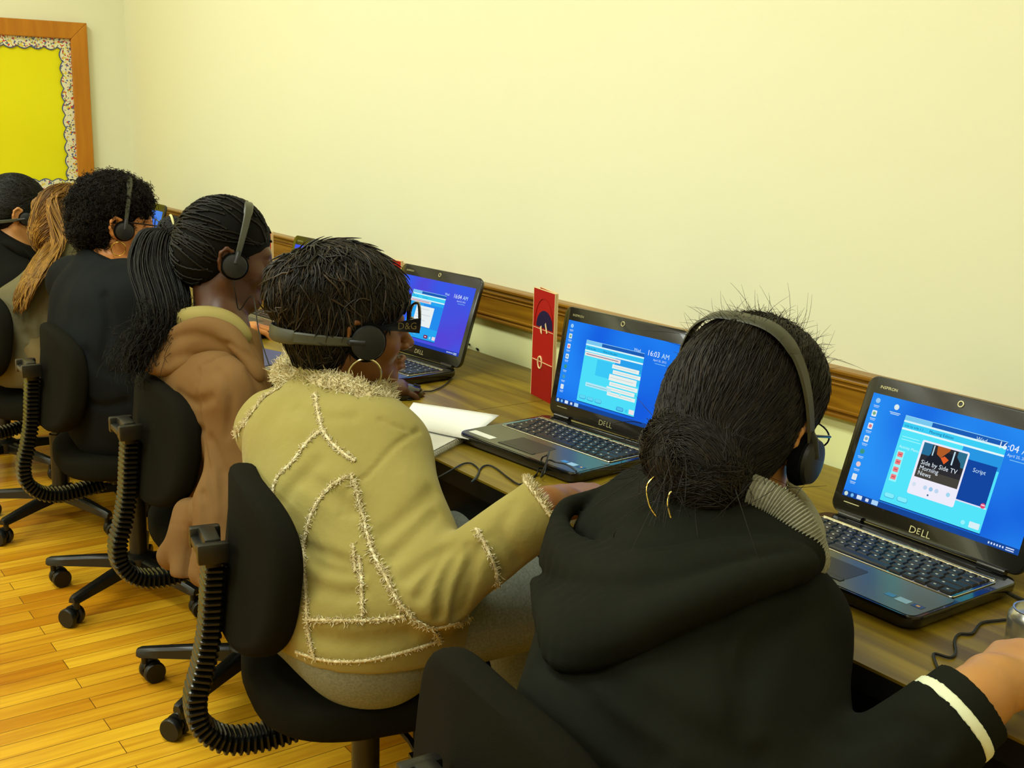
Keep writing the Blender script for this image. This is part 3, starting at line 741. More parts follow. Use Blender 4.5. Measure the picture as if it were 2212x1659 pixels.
def make_laptop(label, X, Y, th, tilt, style, extra='', ui=True):
    t = empty('laptop', label, 'laptop', (X, Y, TOPZ), th, 'laptops on the tables')
    b = MB(); P = rrect(BW, BD, .022, 6, 0, -BD / 2 + .004)
    # base: rounded slab, wedge shaped a little
    vs = []; n = len(P)
    for (z, s) in ((.004, .97), (.010, .995), (.020, 1.0), (.0225, .992)): vs += [(x * s, (y + BD / 2) * s - BD / 2, z) for x, y in P]
    fs = [tuple(range(n))[::-1], tuple(range(3 * n, 4 * n))] + [(l * n + k, l * n + (k + 1) % n, (l + 1) * n + (k + 1) % n, (l + 1) * n + k) for l in range(3) for k in range(n)]
    b.add(vs, fs)
    for fx in (-.14, .14):
        for fy in (-.22, -.02): b.box(fx - .012, fx + .012, fy - .008, fy + .008, 0, .006)
    b.box(-.13, .13, -.006, .010, .010, .0235, b=.003)
    b.build('base', M_lapblk, t, auto=True)
    # palm rest plate
    pr = MB(); pr.prism([(x, y) for x, y in rrect(BW - .012, .098, .012, 5, 0, -.1875)], .0226, .0232); pr.build('palm_rest', M_palm, t)
    MB().prism(rrect(.100, .052, .004, 3, -.012, -.186), .0233, .0235).box(-.062, .038, -.2235, -.214, .0233, .0242).build('touchpad', [M_pad], t)
    kb = MB().prism(rrect(.310, .102, .006, 4, 0, -.0855), .0228, .0236)
    kb.tube([(x, y, .0236) for x, y in rrect(.312, .104, .006, 4, 0, -.0855)], .0009, 6, 1, closed=True)
    ko = kb.build('keyboard', [M_lapblk, M_chrome], t)
    for k in KEYS: key_obj(k, ko)
    MB().box(-.152, .152, -.0335, -.0305, .0226, .0262, b=.001).build('chrome_strip', M_chrome, t)
    for hx in (-.125, .125): MB().tube([(hx - .022, .002, .0255), (hx + .022, .002, .0255)], .0055, 12).build('hinge', M_bezel, t, auto=True)
    st = MB()
    st.box(.098, .112, -.2065, -.196, .0233, .0235, 0).box(.116, .136, -.209, -.195, .0233, .0235, 1).box(.140, .157, -.2065, -.196, .0233, .0235, 2).box(.146, .151, -.203, -.199, .02352, .0236, 3)
    st.build('sticker', [M_blu, M_blu2, M_dkb, M_orng], t)
    if 'label' in extra: MB().box(-.155, -.088, -.223, -.205, .0233, .0235).build('paper_label', M_white, t)
    # lid, hinged at local y=0 z=.028, leaning back
    L = bpy.data.objects.new('lid', None)
    lm = MB(); LP = rrect(BW, .230, .018, 6, 0, .115)
    vs = []; n = len(LP)
    for (z, s) in ((-.0135, .94), (-.011, .985), (-.005, 1.0), (-.0012, 1.0), (0, .992)): vs += [((x) * s, (y - .115) * s + .115, z) for x, y in LP]
    fs = [tuple(range(n))[::-1], tuple(range(4 * n, 5 * n))] + [(l * n + k, l * n + (k + 1) % n, (l + 1) * n + (k + 1) % n, (l + 1) * n + k) for l in range(4) for k in range(n)]
    lm.add(vs, fs, 0)
    # emblem ring (webcam) and lettering
    lm.tube([(.0045 * cos(a * pi / 8), 2170e-4 + .0045 * sin(a * pi / 8), .0008) for a in range(16)], .0012, 6, 1, closed=True)
    text_add(lm, 'D', .0155, -.021, .0075, .0006, 1, sx=1.15); text_add(lm, 'E', .0135, -.0075, .0088, .0006, 1, sx=1.0); text_add(lm, 'LL', .0155, .001, .0075, .0006, 1, sx=1.1)
    text_add(lm, 'INSPIRON', .0068, -.146, .2115, .0006, 1, sx=1.1)
    text_add(lm, 'BANG & OLUFSEN', .004, -.148, .0185, .0006, 1) if False else lm.box(-.148, -.118, .0185, .0198, 0, .0006, 1)
    lo = lm.build('lid', [M_bezel, M_logo], t, auto=True)
    # matrix: local lid (x, up, toward viewer) -> laptop
    c, s = cos(tilt), sin(tilt)
    lo.matrix_local = Matrix(((1, 0, 0, 0), (0, s, -c, .004), (0, c, s, .026), (0, 0, 0, 1)))
    sc_ = MB().box(-.155, .155, .0, .174, .0001, .0003).build('screen', M_scr[style], lo); sc_.location = (0, .028, 0)
    if ui: screen_ui(sc_, style)
    return t
R4 = make_laptop('open black laptop at the right edge, a TV news page on its screen', -0.9772, -0.2789, -0.0059, 0.3232, 'news')
R3 = make_laptop('open black laptop with a white paper label on its palm rest', -1.7015, -0.294, 0.079, 0.1725, 'chat', 'label')
R2 = make_laptop('open black laptop with a violet desktop, beside the tan-jacketed person\'s face', -2.4889, -0.2598, 0.0855, 0.3121, 'purple')
R1 = make_laptop('open black laptop half hidden behind the head of the person in the tan jacket', -3.19, -0.235, 0.08, 0.25, 'plain', ui=False)
R0 = make_laptop('farthest open black laptop, blue screen just past the glasses of the curly-haired person', -4.70, -0.26, 0.0, 0.25, 'far', ui=False)
# ------------------------------------------------------------------ red folding display cards against the wall
M_red = mat('red_card', (176, 24, 14), 0.5, 0.25); M_redd = mat('red_card_pocket', (158, 18, 12), 0.5, 0.25)
M_cedge = mat('card_edge', (238, 205, 150), 0.6, 0.2); M_cblue = mat('card_dark_dome', (30, 22, 62), 0.5, 0.2)
def red_folder(label, A, B, H, spread=0.09):
    """two stiff panels hinged at B (near the wall); A is the free lower corner of the front panel"""
    A = Vector(A); B = Vector(B); d = (B - A); L = d.length; th = math.atan2(d.y, d.x)
    t = empty('red_folder', label, 'folder', (A.x, A.y, TOPZ), th, 'red display folders standing by the wall')
    def panel(nm, detail):
        m = MB(); m.box(0, L, -.0015, .0015, 0, H, 0)
        m.box(-.0018, 0, -.0019, .0019, 0, H, 1); m.box(0, L, -.0019, .0019, H, H + .0012, 1); m.box(L, L + .0012, -.0019, .0019, 0, H, 1)
        if detail:
            m.box(.004, L - .002, -.0028, -.0017, 0, H * .34, 2); m.box(.004, L - .002, -.0031, -.0017, H * .34, H * .346, 1)
            m.box(.003, L - .002, -.0022, -.0017, H * .64, H * .645, 1)
            dm = [(L * .56 + L * .40 * cos(a * pi / 14), H * .66 + H * .16 * sin(a * pi / 14)) for a in range(15)]
            m.prism(dm, 0, .0006, 3, Matrix(((1, 0, 0, 0), (0, 0, -1, -.0016), (0, 1, 0, 0), (0, 0, 0, 1))))
            arc = [(L * .52 + L * .44 * cos(a * pi / 12), -.0019, H * .66 + H * .27 * sin(a * pi / 12)) for a in range(13)]
            m.tube(arc, .0012, 4, 2)
            ring = [(L * .42 + .010 * cos(a * pi / 6), -.0034, H * .335 + .014 * sin(a * pi / 6)) for a in range(12)]
            m.tube(ring, .0022, 6, 1, closed=True)
            m.add([(L * .36, -.0034, H * .66), (L * .44, -.0034, H * .68), (L * .48, -.0034, H * .60), (L * .40, -.0034, H * .61)], [(0, 1, 2, 3)], 1)
            m.add([(L * .60, -.0034, H * .70), (L * .64, -.0034, H * .72), (L * .74, -.0034, H * .63), (L * .68, -.0034, H * .62)], [(0, 1, 2, 3)], 1)
        return m.build(nm, [M_red, M_cedge, M_redd, M_cblue], t)
    panel('front_panel', True)
    bp = panel('back_panel', False)
    bp.matrix_local = Matrix.Translation((L, .0045, 0)) @ Matrix.Rotation(-spread, 4, 'Z') @ Matrix.Translation((-L, 0, 0))
    return t
red_folder('tall red folder standing left of the laptop with the paper label', (-2.113, -.170, 0), (-2.008, -.190, 0), .252, .10)
red_folder('red folder with a dark blue dome, behind the tan-jacketed person\'s head', (-2.85, -.180, 0), (-2.735, -.165, 0), .238, .10)
_b = atp(586, 503, Z=.968)
red_folder('red folder seen edge-on just past the face of the person with braids', (_b.x - .115, _b.y + .004, 0), (_b.x, _b.y, 0), .238, .10)

# ------------------------------------------------------------------ white spiral notepad, blue notebook
M_page = mat('white_page', (252, 252, 246), 0.6, 0.2); M_wire = mat('spiral_wire', (190, 190, 175), 0.3, 0.5, metal=0.8)
ca = atp(930, 975, Z=.745); cb = atp(1012, 932, Z=.745); cc = atp(1075, 902, Z=.745); cd = atp(848, 880, Z=.745); ce = atp(893, 869, Z=.745)
def notepad():
    # spiral edge runs ca->cb ; sheets reach to the far left
    u = (cb - ca); u.z = 0; u = u.normalized(); w = Vector((-u.y, u.x, 0))
    if w.dot(cd - ca) < 0: w = -w
    Wd, Hh = 0.215, 0.280
    th = math.atan2(u.y, u.x)
    t = empty('spiral_notepad', 'open white spiral notepad beside the sleeve of the tan jacket', 'notepad', (ca.x, ca.y, TOPZ), th)
    inv = Matrix.Rotation(-th, 4, 'Z')
    sg = 1 if (inv @ w).y > 0 else -1
    m = MB()
    def sheet(z, dx, dy, ang, lift):
        nx, ny_ = 8, 10; vs = []; fs = []
        for j in range(ny_ + 1):
            for i in range(nx + 1):
                x = Wd * i / nx; y = Hh * j / ny_
                zz = z + lift * (i / nx) ** 3 * (j / ny_) + .003 * sin(pi * j / ny_) * (i / nx)
                p = Matrix.Rotation(ang, 3, 'Z') @ Vector((x, sg * y, 0)); vs.append((p.x + dx, p.y + dy * sg, zz))
        n = len(vs); vs += [(a, b_, c_ - .0015) for a, b_, c_ in vs]
        for j in range(ny_):
            for i in range(nx):
                a = j * (nx + 1) + i; fs.append((a, a + 1, a + nx + 2, a + nx + 1)); fs.append((a + n, a + nx + 1 + n, a + nx + 2 + n, a + 1 + n))
        for i in range(nx): fs.append((i, i + n, i + 1 + n, i + 1)); a = ny_ * (nx + 1) + i; fs.append((a, a + 1, a + 1 + n, a + n))
        for j in range(ny_): a = j * (nx + 1); fs.append((a, a + nx + 1, a + nx + 1 + n, a + n)); a += nx; fs.append((a, a + n, a + nx + 1 + n, a + nx + 1))
        m.add(vs, fs, 0)
    m.box(0, Wd, min(0, sg * Hh), max(0, sg * Hh), .0005, .009, 0)
    sheet(.0125, 0, .002, 0, .002)
    m.build('pages', M_page, t, smooth=False)
    m2 = MB(); nw = 26
    for k in range(nw):
        x = .006 + (Wd - .012) * k / (nw - 1)
        m2.tube([(x + .0008 * a / 8, sg * (.002 + .006 * cos(a * pi / 5)) - sg * .004, .0075 + .006 * sin(a * pi / 5)) for a in range(10)], .0008, 5, 0, closed=True)
    m2.build('spiral_binding', M_wire, t)
    M_pg2 = M_page
    t2 = empty('loose_sheet', 'loose white sheet lying across the spiral notepad and reaching under the laptop', 'paper', (0, 0, 0))
    q = [atp(893, 869, Z=.748), atp(1078, 899, Z=.750), atp(1012, 948, Z=.7475), atp(860, 918, Z=.7475)]
    nx, ny_ = 10, 8; vs = []; fs = []
    for j in range(ny_ + 1):
        for i in range(nx + 1):
            a, b_ = i / nx, j / ny_; p = q[0] * (1 - a) * (1 - b_) + q[1] * a * (1 - b_) + q[2] * a * b_ + q[3] * (1 - a) * b_
            p.z += .001 * sin(3 * a + 2 * b_) + .002 * a * a * (1 - b_); vs.append(p)
    for j in range(ny_):
        for i in range(nx): a = j * (nx + 1) + i; fs.append((a, a + nx + 1, a + nx + 2, a + 1))
    o = mk('sheet', vs, fs, M_pg2, t2, True); sd = o.modifiers.new('s', 'SOLIDIFY'); sd.thickness = .0006
notepad()
M_navy = mat('navy_cover', (34, 52, 118), 0.35, 0.4); M_cream = mat('cream_print', (214, 218, 190), 0.5, 0.3)
def notebook():
    a = atp(585, 798, Z=TOPZ); b_ = atp(632, 788, Z=TOPZ)
    u = (b_ - a); u.z = 0; u.normalize(); th = math.atan2(u.y, u.x)
    t = empty('blue_notebook', 'navy blue notebook with a cream animal emblem, beyond the shoulder of the brown hoodie', 'notebook', (a.x - u.x * .07, a.y - u.y * .07, TOPZ), th)
    MB().box(-.0, .2, .0, .28, .0, .0105).build('page_block', M_page, t)
    MB().box(-.002, .196, -.001, .28, .0107, .0125, b=.0005).build('cover', M_navy, t)
    pts = [(.045, .075), (.056, .082), (.060, .096), (.078, .100), (.088, .094), (.094, .100), (.090, .115), (.078, .124), (.058, .126), (.040, .120), (.034, .104), (.040, .094), (.036, .080)]
    cv = catmull([(x, y, 0) for x, y in pts], 4, True)
    MB().prism([(p.x, p.y) for p in cv], .0127, .0131).build('emblem', M_cream, t)
notebook()

# ------------------------------------------------------------------ can at the right edge, mice, cords
M_alu = mat('can_aluminium', (215, 215, 205), 0.25, 0.5, metal=0.9); M_canred = mat('can_red', (190, 10, 28), 0.35, 0.4)
cp_ = atp(2228, 1395, Z=.745)
can = empty('drink_can', 'silver rimmed can with red inside, cut by the right edge of the photo', 'can', (cp_.x, cp_.y, TOPZ))
cm = MB(); cm.lathe([(.024, 0), (.030, .004), (.032, .012), (.032, .05), (.031, .056), (.0265, .062), (.027, .064), (.025, .064), (.0245, .058)], 32, 0)
cm.lathe([(.0245, .0575), (.0, .0575)], 32, 1); cm.build('can_body', [M_alu, M_canred], can, auto=True)
MB().lathe([(.006, .0590), (.006, .0600)], 12).box(-.004, .012, -.004, .004, .0590, .0600).build('pull_tab', M_alu, can)
M_cord = mat('black_cord', (18, 18, 16), 0.45, 0.4)
def cord(label, pts, r=.0017, name='cord', group=None):
    o = MB().tube(catmull(pts, 8), r, 7).build(name, M_cord, auto=True); return tag(o, label, 'cord', group)
z = TOPZ + .003
cord('thin black cord winding over the table from the violet laptop to the hand', [atp(x, y, Z=z) for x, y in ((975, 818), (960, 832), (935, 844), (915, 846), (905, 856), (885, 863), (868, 860), (850, 858))])
cord('black power cord behind the violet laptop, lying against the wall', [atp(990, 740, Z=z + .02), atp(1005, 742, Z=z + .012), atp(1022, 747, Z=z), atp(1032, 755, Z=z)], .003)
z = TOPZ + .0025
cord('looped black cord at the table edge in front of the labelled laptop',
     [atp(905, 1052, Z=.70), atp(940, 1035, Z=.725)] + [atp(x, y, Z=z) for x, y in ((978, 1014), (1000, 1002), (1018, 1001), (1034, 1014), (1030, 1030), (1018, 1042), (1030, 1028), (1040, 1010), (1055, 1005), (1072, 1012), (1098, 1032), (1122, 1046), (1145, 1036), (1160, 1024))])
cord('black cord hanging in a loop off the front of the labelled laptop',
     [atp(1160, 1024, Z=z + .003), atp(1166, 1002, Z=z + .012), atp(1172, 988, Z=z + .028), atp(1182, 983, Z=z + .032), atp(1186, 975, Z=z + .034), atp(1182, 990, Z=z + .030), atp(1176, 1010, Z=z + .014), atp(1168, 1030, Z=z + .004), atp(1176, 1022, Z=z + .016), atp(1183, 995, Z=z + .030), atp(1200, 998, Z=z + .027), atp(1225, 1004, Z=z + .027), atp(1245, 1018, Z=z + .024)], .0016)
cord('black cord in front of the nearest laptop, running to the dark cuff',
     [atp(x, y, Z=z) for x, y in ((2230, 1330), (2200, 1336), (2160, 1340), (2120, 1346), (2100, 1368), (2072, 1370), (2062, 1385), (2064, 1410), (2052, 1420), (2020, 1412), (2018, 1424), (2034, 1462))], .0019)
cord('black power cord leaving the right side of the nearest laptop', [atp(2160, 1270, Z=z + .012), atp(2180, 1282, Z=z + .006), atp(2215, 1298, Z=z), atp(2260, 1305, Z=z)], .003)
cord('thin black headset cord crossing the white sheet beside the fleece collar', [at(822, 878, 2.02), at(845, 896, 2.10), atp(868, 915, Z=.765), atp(886, 935, Z=.757), atp(898, 958, Z=.757), atp(905, 985, Z=.757)], .0020)
# ------------------------------------------------------------------ task chairs
M_fab = mat('black_chair_fabric', (25, 24, 17), 0.95, 0.05, bump=(900, 0.5, 0.001))
M_pla = mat('black_plastic', (17, 17, 13), 0.36, 0.5)
M_bel = mat('ribbed_plastic', (13, 13, 10), 0.28, 0.55)
M_rub = mat('caster_plastic', (14, 14, 11), 0.4, 0.4)
def superpad(w, h, t, n=2.7, nx=28, ny=28, bulge=0.012, curve=0.0, taper=0.0):
    """rounded cushion: outline superellipse w x h, thickness t, in the x-y plane, front face +z"""
    m = MB(); rings = []
    prof = [(0.0, t / 2 + bulge), (.35, t / 2 + bulge * .9), (.6, t / 2 + bulge * .6), (.8, t / 2 + bulge * .2), (.91, t / 2 - .002), (.965, t / 2 - .007), (.99, t / 2 - .014), (1.0, t / 2 - .022), (1.0, -t / 2 + .016), (.985, -t / 2 + .008), (.95, -t / 2 + .002), (.88, -t / 2), (.0, -t / 2)]
    N = 56; vs = []; fs = []
    for (s, z) in prof:
        for k in range(N):
            a = 2 * pi * k / N; ca, sa = cos(a), sin(a)
            x = w / 2 * s * math.copysign(abs(ca) ** (2 / n), ca); y = h / 2 * s * math.copysign(abs(sa) ** (2 / n), sa)
            x *= 1 + taper * (y / (h / 2))
            vs.append((x, y, z + curve * (x / (w / 2)) ** 2))
    for i in range(len(prof) - 1):
        for k in range(N): fs.append((i * N + k, i * N + (k + 1) % N, (i + 1) * N + (k + 1) % N, (i + 1) * N + k))
    m.add(vs, [f[::-1] for f in fs]); return m
def make_chair(label):
    t = empty('task_chair', label, 'chair', (0, 0, 0), 0, 'black task chairs in front of the tables')
    s = superpad(.43, .41, .065, 2.8, bulge=.010, curve=.012); s.xf(Matrix.Translation((0, .0, .425)) ); s.build('seat', M_fab, t, auto=True)
    b = superpad(.375, .275, .052, 2.9, bulge=.010, curve=.035, taper=.05)
    b.xf(Matrix.Translation((0, -.205, .655)) @ Matrix.Rotation(R(-6), 4, 'X') @ Matrix(((1, 0, 0, 0), (0, 0, 1, 0), (0, 1, 0, 0), (0, 0, 0, 1)))); b.build('backrest', M_fab, t, auto=True)
    MB().box(-.11, .11, -.10, .10, .372, .392, b=.005).box(-.05, .05, -.075, .075, .345, .373, b=.006).build('seat_plate', M_pla, t)
    # ribbed bellows round the back bar
    path = catmull([(0, -.252, .665), (0, -.258, .600), (0, -.264, .535), (0, -.277, .470), (0, -.290, .420), (0, -.284, .372), (0, -.248, .336), (0, -.195, .326), (0, -.135, .332), (0, -.085, .345)], 12)
    L = [0]
    for i in range(1, len(path)): L.append(L[-1] + (path[i] - path[i - 1]).length)
    tot = L[-1]; nr = 46; m = MB(); vs = []; fs = []; ns = nr * 3
    def P(u):
        u *= tot
        for i in range(1, len(L)):
            if L[i] >= u: f = (u - L[i - 1]) / (L[i] - L[i - 1] + 1e-9); return path[i - 1].lerp(path[i], f)
        return path[-1]
    shape = rrect(1, 1, .22, 3)
    for j in range(ns + 1):
        u = j / ns; p = P(u); q = (P(min(u + .01, 1)) - P(max(u - .01, 0))).normalized(); nn = q.cross(Vector((1, 0, 0))).normalized()
        g = (1.0, 1.0, .76)[j % 3]; wx, wy = .058 * (.9 + .1 * g) * (g if g < 1 else 1), .036 * g
        for (x, y) in shape:
            chev = -.006 * abs(x) * 2
            vs.append(p + Vector((x * wx, 0, 0)) + nn * y * wy + q * chev)
    K = len(shape)
    for j in range(ns):
        for k in range(K): fs.append((j * K + k, j * K + (k + 1) % K, (j + 1) * K + (k + 1) % K, (j + 1) * K + k))
    fs += [tuple(range(K))[::-1], tuple(ns * K + k for k in range(K))]
    m.add(vs, fs); m.build('bellows', M_bel, t)
    # bracket at the top of the bellows
    c = MB(); c.box(-.034, .034, -.272, -.245, .655, .705, b=.006).box(-.050, -.032, -.285, -.235, .668, .702, b=.005).box(.032, .050, -.285, -.235, .668, .702, b=.005).box(-.034, .034, -.284, -.268, .676, .690, b=.004)
    c.build('back_bracket', M_pla, t, auto=True)
    MB().lathe([(.025, .10), (.025, .30), (.018, .301), (.018, .352)], 20).build('gas_post', M_pla, t, auto=True)
    lv = MB().tube([(.07, .02, .362), (.16, .03, .362), (.20, .03, .358)], .006, 8).box(.19, .235, .015, .045, .350, .362, b=.004); lv.build('lever', M_pla, t, auto=True)
    MB().lathe([(.042, .072), (.046, .08), (.044, .112), (.030, .122)], 20).build('hub', M_pla, t, auto=True)
    for k in range(5):
        a = R(72 * k + 18); d = Vector((cos(a), sin(a), 0)); sd = Vector((-sin(a), cos(a), 0))
        m = MB(); rings = []
        for (r_, w, zt, zb) in ((.03, .022, .112, .078), (.12, .019, .106, .076), (.21, .016, .097, .072), (.262, .015, .091, .070), (.272, .010, .087, .072)):
            rings.append([d * r_ + sd * -w + Vector((0, 0, zb)), d * r_ + sd * w + Vector((0, 0, zb)), d * r_ + sd * w * .9 + Vector((0, 0, zt - .006)), d * r_ + sd * w * .5 + Vector((0, 0, zt)), d * r_ - sd * w * .5 + Vector((0, 0, zt)), d * r_ - sd * w * .9 + Vector((0, 0, zt - .006))])
        vs = [v for rg in rings for v in rg]; fs = [(i * 6 + k2, i * 6 + (k2 + 1) % 6, (i + 1) * 6 + (k2 + 1) % 6, (i + 1) * 6 + k2) for i in range(4) for k2 in range(6)] + [tuple(range(6))[::-1], tuple(24 + k2 for k2 in range(6))]
        m.add(vs, fs); m.build('leg', M_pla, t, auto=True)
        cst = MB(); c0 = d * .255; h = Vector((cos(a * 1.7 + 1), sin(a * 1.7 + 1), 0)); off = h * .018
        cst.tube([c0 + Vector((0, 0, .050)), c0 + Vector((0, 0, .074))], .008, 10)
        ax = h.cross(Vector((0, 0, 1)))
        cst.lathe([(.016, -.004), (.021, -.003), (.021, .003), (.016, .004)], 16, 0, c0 + off + Vector((0, 0, .034)), ax)
        co = cst.build('caster', M_rub, t, auto=True)
        for s_ in (-1, 1):
            MB().lathe([(.010, -.010), (.022, -.009), (.0265, -.004), (.0265, .005), (.024, .009)], 22, 0, c0 + off + ax * s_ * .0155 + Vector((0, 0, .0265)), ax * s_).build('wheel', M_rub, co, auto=True)
    return t
CH = [(-1.635, -.87, -12, 'black task chair under the person in the tan fleece-trimmed jacket'),
      (-2.42, -.765, -3, 'black task chair under the person in the brown hoodie'),
      (-3.12, -.80, -3, 'black task chair under the curly-haired person in the navy jacket'),
      (-3.84, -.83, 0, 'black task chair under the long-haired person in the grey hoodie'),
      (-.876, -.925, -5, 'nearest black task chair, its backrest cut by the bottom edge of the photo'),
      (-4.50, -.86, 6, 'farthest black task chair, under the person in black at the left edge')]
ch0 = None
for i, (x, y, a, lab) in enumerate(CH):
    c = make_chair(lab) if ch0 is None else copy_tree(ch0)
    if ch0 is None: ch0 = c
    c.location = (x, y, 0); c.rotation_euler = (0, 0, R(a)); c['label'] = lab
# ------------------------------------------------------------------ people: shared anatomy
def V3(p): return np.array([p[0], p[1], p[2]], float)
class Frame:
    def __init__(s, C, f, u, sc=1.0):
        s.C = Vector(C); s.f = Vector(f).normalized(); s.r = s.f.cross(Vector(u)).normalized(); s.u = s.r.cross(s.f); s.s = sc
        s.B = np.array([list(s.r), list(s.f), list(s.u)])
    def __call__(s, x, y, z): return s.C + s.s * (x * s.r + y * s.f + z * s.u)
    def ell(s, x, y, z, a, b, c, **k): return ell(s(x, y, z), (a * s.s, b * s.s, c * s.s), s.B, **k)
    def rc(s, p, q, r1, r2=None, **k): return rc(s(*p), s(*q), r1 * s.s, (r2 if r2 is not None else r1) * s.s, **k)
def facing(yaw, pitch, roll=0):
    """yaw: degrees from +Y toward +X, pitch: degrees down, roll: degrees toward the person's right"""
    y, p = R(yaw), R(pitch)
    f = Vector((sin(y) * cos(p), cos(y) * cos(p), -sin(p))); u = Vector((sin(y) * sin(p), cos(y) * sin(p), cos(p)))
    return f, Matrix.Rotation(R(roll), 3, f) @ u
def head_prims(H, ear=1.0):
    L = [H.ell(0, -.012, .032, .074, .095, .088, k=.02), H.ell(0, .030, -.018, .060, .062, .083, k=.03),
         H.ell(0, .066, -.094, .024, .020, .018, k=.03), H.rc((-.050, .000, -.050), (-.018, .062, -.092), .018, .014, k=.03), H.rc((.050, .000, -.050), (.018, .062, -.092), .018, .014, k=.03),
         H.ell(-.038, .058, -.030, .024, .022, .024, k=.02), H.ell(.038, .058, -.030, .024, .022, .024, k=.02),
         H.rc((-.034, .080, .018), (.034, .080, .018), .011, k=.014), H.rc((0, .086, .010), (0, .111, -.030), .0075, .0105, k=.012),
         H.ell(-.012, .099, -.036, .008, .010, .007, k=.006), H.ell(.012, .099, -.036, .008, .010, .007, k=.006),
         H.ell(-.031, .099, .000, .015, .013, .010, op='s', k=.010), H.ell(.031, .099, .000, .015, .013, .010, op='s', k=.010),
         H.ell(-.031, .082, -.001, .014, .012, .011, k=.004), H.ell(.031, .082, -.001, .014, .012, .011, k=.004),
         H.rc((-.018, .090, -.062), (0, .099, -.060), .0055, .007, k=.006), H.rc((.018, .090, -.062), (0, .099, -.060), .0055, .007, k=.006),
         H.rc((-.016, .090, -.073), (0, .097, -.074), .0060, .008, k=.006), H.rc((.016, .090, -.073), (0, .097, -.074), .0060, .008, k=.006),
         groove([H(-.024, .092, -.067), H(0, .106, -.067), H(.024, .092, -.067)], .0035 * H.s, .003)]
    for s in (-1, 1):
        L.append(H.ell(s * .079, -.010, -.010, .006, .018 * ear, .030 * ear, k=.008))
        rim = [(s * .080, .004, -.002), (s * .086, .002, .014), (s * .090, -.012, .020), (s * .091, -.024, .008), (s * .088, -.024, -.010), (s * .084, -.014, -.026), (s * .080, -.004, -.036)]
        for a, b in zip(rim[:-1], rim[1:]): L.append(H.rc(a, b, .0042 * ear, k=.005))
        L.append(H.ell(s * .090, -.006, -.008, .006, .009, .013, op='s', k=.004))
    return L
def hand_prims(W, d, n, thumb, curl=(.35, .4, .45, .5), spread=.10, sc=1.0, tcurl=.3, tang=.75):
    """W wrist, d toward the knuckles, n out of the back of the hand, thumb=+1: thumb lies toward d x n"""
    d = Vector(d).normalized(); n = (Vector(n) - d * Vector(n).dot(d)).normalized(); s = d.cross(n) * thumb
    W = Vector(W); L = []
    def P(a, b, c): return W + sc * (a * d + b * s + c * n)
    kn = [(.088, .028, .003), (.092, .009, .005), (.087, -.010, .003), (.079, -.027, -.001)]
    for i, q in enumerate(kn):
        L.append(rc(P(.010, .013 - i * .010, 0), P(*q), .0135 * sc, .0125 * sc, k=.012))
    L.append(rc(P(.02, .020, -.006), P(.065, .020, -.006), .013 * sc, .012 * sc, k=.015)); L.append(rc(P(.03, -.014, -.006), P(.062, -.014, -.006), .014 * sc, .012 * sc, k=.015))
    ln = [(.042, .026, .021), (.046, .029, .022), (.042, .027, .021), (.034, .021, .019)]
    for i, q in enumerate(kn):
        p = P(*q); a = 0; sp = (1.5 - i) * spread
        base = (d + s * sp).normalized(); r_ = (.0092, .0094, .0088, .0078)[i]
        for j, l in enumerate(ln[i]):
            a += curl[i] * (0.7, 1.1, .8)[j]
            v = base * cos(a) - n * sin(a); p2 = p + v * l * sc
            L.append(rc(p, p2, r_ * sc * (1 - .09 * j), r_ * sc * (.93 - .09 * j), k=.0025 if j == 0 else .002)); p = p2
    p = P(.022, .024, -.006); v = (d * cos(tang) + s * sin(tang) - n * .25).normalized(); p2 = p + v * .042 * sc
    L.append(rc(p, p2, .0150 * sc, .0118 * sc, k=.010)); v = (v + d * tcurl - n * .15).normalized(); p3 = p2 + v * .031 * sc
    L.append(rc(p2, p3, .0108 * sc, .0100 * sc, k=.003)); v = (v + d * tcurl).normalized(); L.append(rc(p3, p3 + v * .024 * sc, .0100 * sc, .0080 * sc, k=.003))
    return L
def torso(J, g=0.0, k=.05):
    """trunk prims from joints; g inflates"""
    a = (J['shr'] - J['shl']).normalized(); L = []
    pe, wa, ch, ne = J['pe'], J['wa'], J['ch'], J['ne']; rh, rw, rcst = J.get('rad', (.112, .100, .108)); wd = J.get('wd', (.075, .055, .075))
    fr = (ch - pe).cross(a).normalized()
    for s in (-1, 1):
        L.append(rc(pe + a * s * wd[0], wa + a * s * wd[1], rh + g, rw + g, k=k)); L.append(rc(wa + a * s * wd[1], ch + a * s * wd[2], rw + g, rcst + g, k=k))
        sh = J['shr'] if s > 0 else J['shl']
        L.append(rc(ch + a * s * wd[2] * .8, ch.lerp(sh, .75), rcst * .85 + g, .055 + g, k=k)); L.append(rc(ne - Vector((0, 0, .02)), sh, .045 + g, .048 + g, k=k))
    L.append(rc(ch, ne, rcst * .8 + g, .052 + g, k=k))
    return L
def arms(J, g=0.0, r=(.050, .044, .030), k=.03, wrist=True):
    L = []
    for s in ('r', 'l'):
        L.append(rc(J['sh' + s], J['el' + s], r[0] + g, r[1] + g, k=k)); L.append(rc(J['el' + s], J['wr' + s], r[1] + g, r[2] + g, k=k * .6))
    return L
def legs(J, g=0.0, r=(.088, .060, .042)):
    L = []
    for s in ('r', 'l'):
        L.append(rc(J['hi' + s], J['kn' + s], r[0] + g, r[1] + g, k=.03)); L.append(rc(J['kn' + s], J['an' + s], r[1] + g, r[2] + g, k=.02))
    return L
def feet(J, f):
    L = []
    for s in ('r', 'l'):
        a = J['an' + s]; L.append(rc(Vector((a.x, a.y, .045)) - f * .03, Vector((a.x, a.y, .032)) + f * .13, .036, .028, k=.02)); L.append(rc(a, Vector((a.x, a.y, .05)), .04, .038, k=.02))
    return L
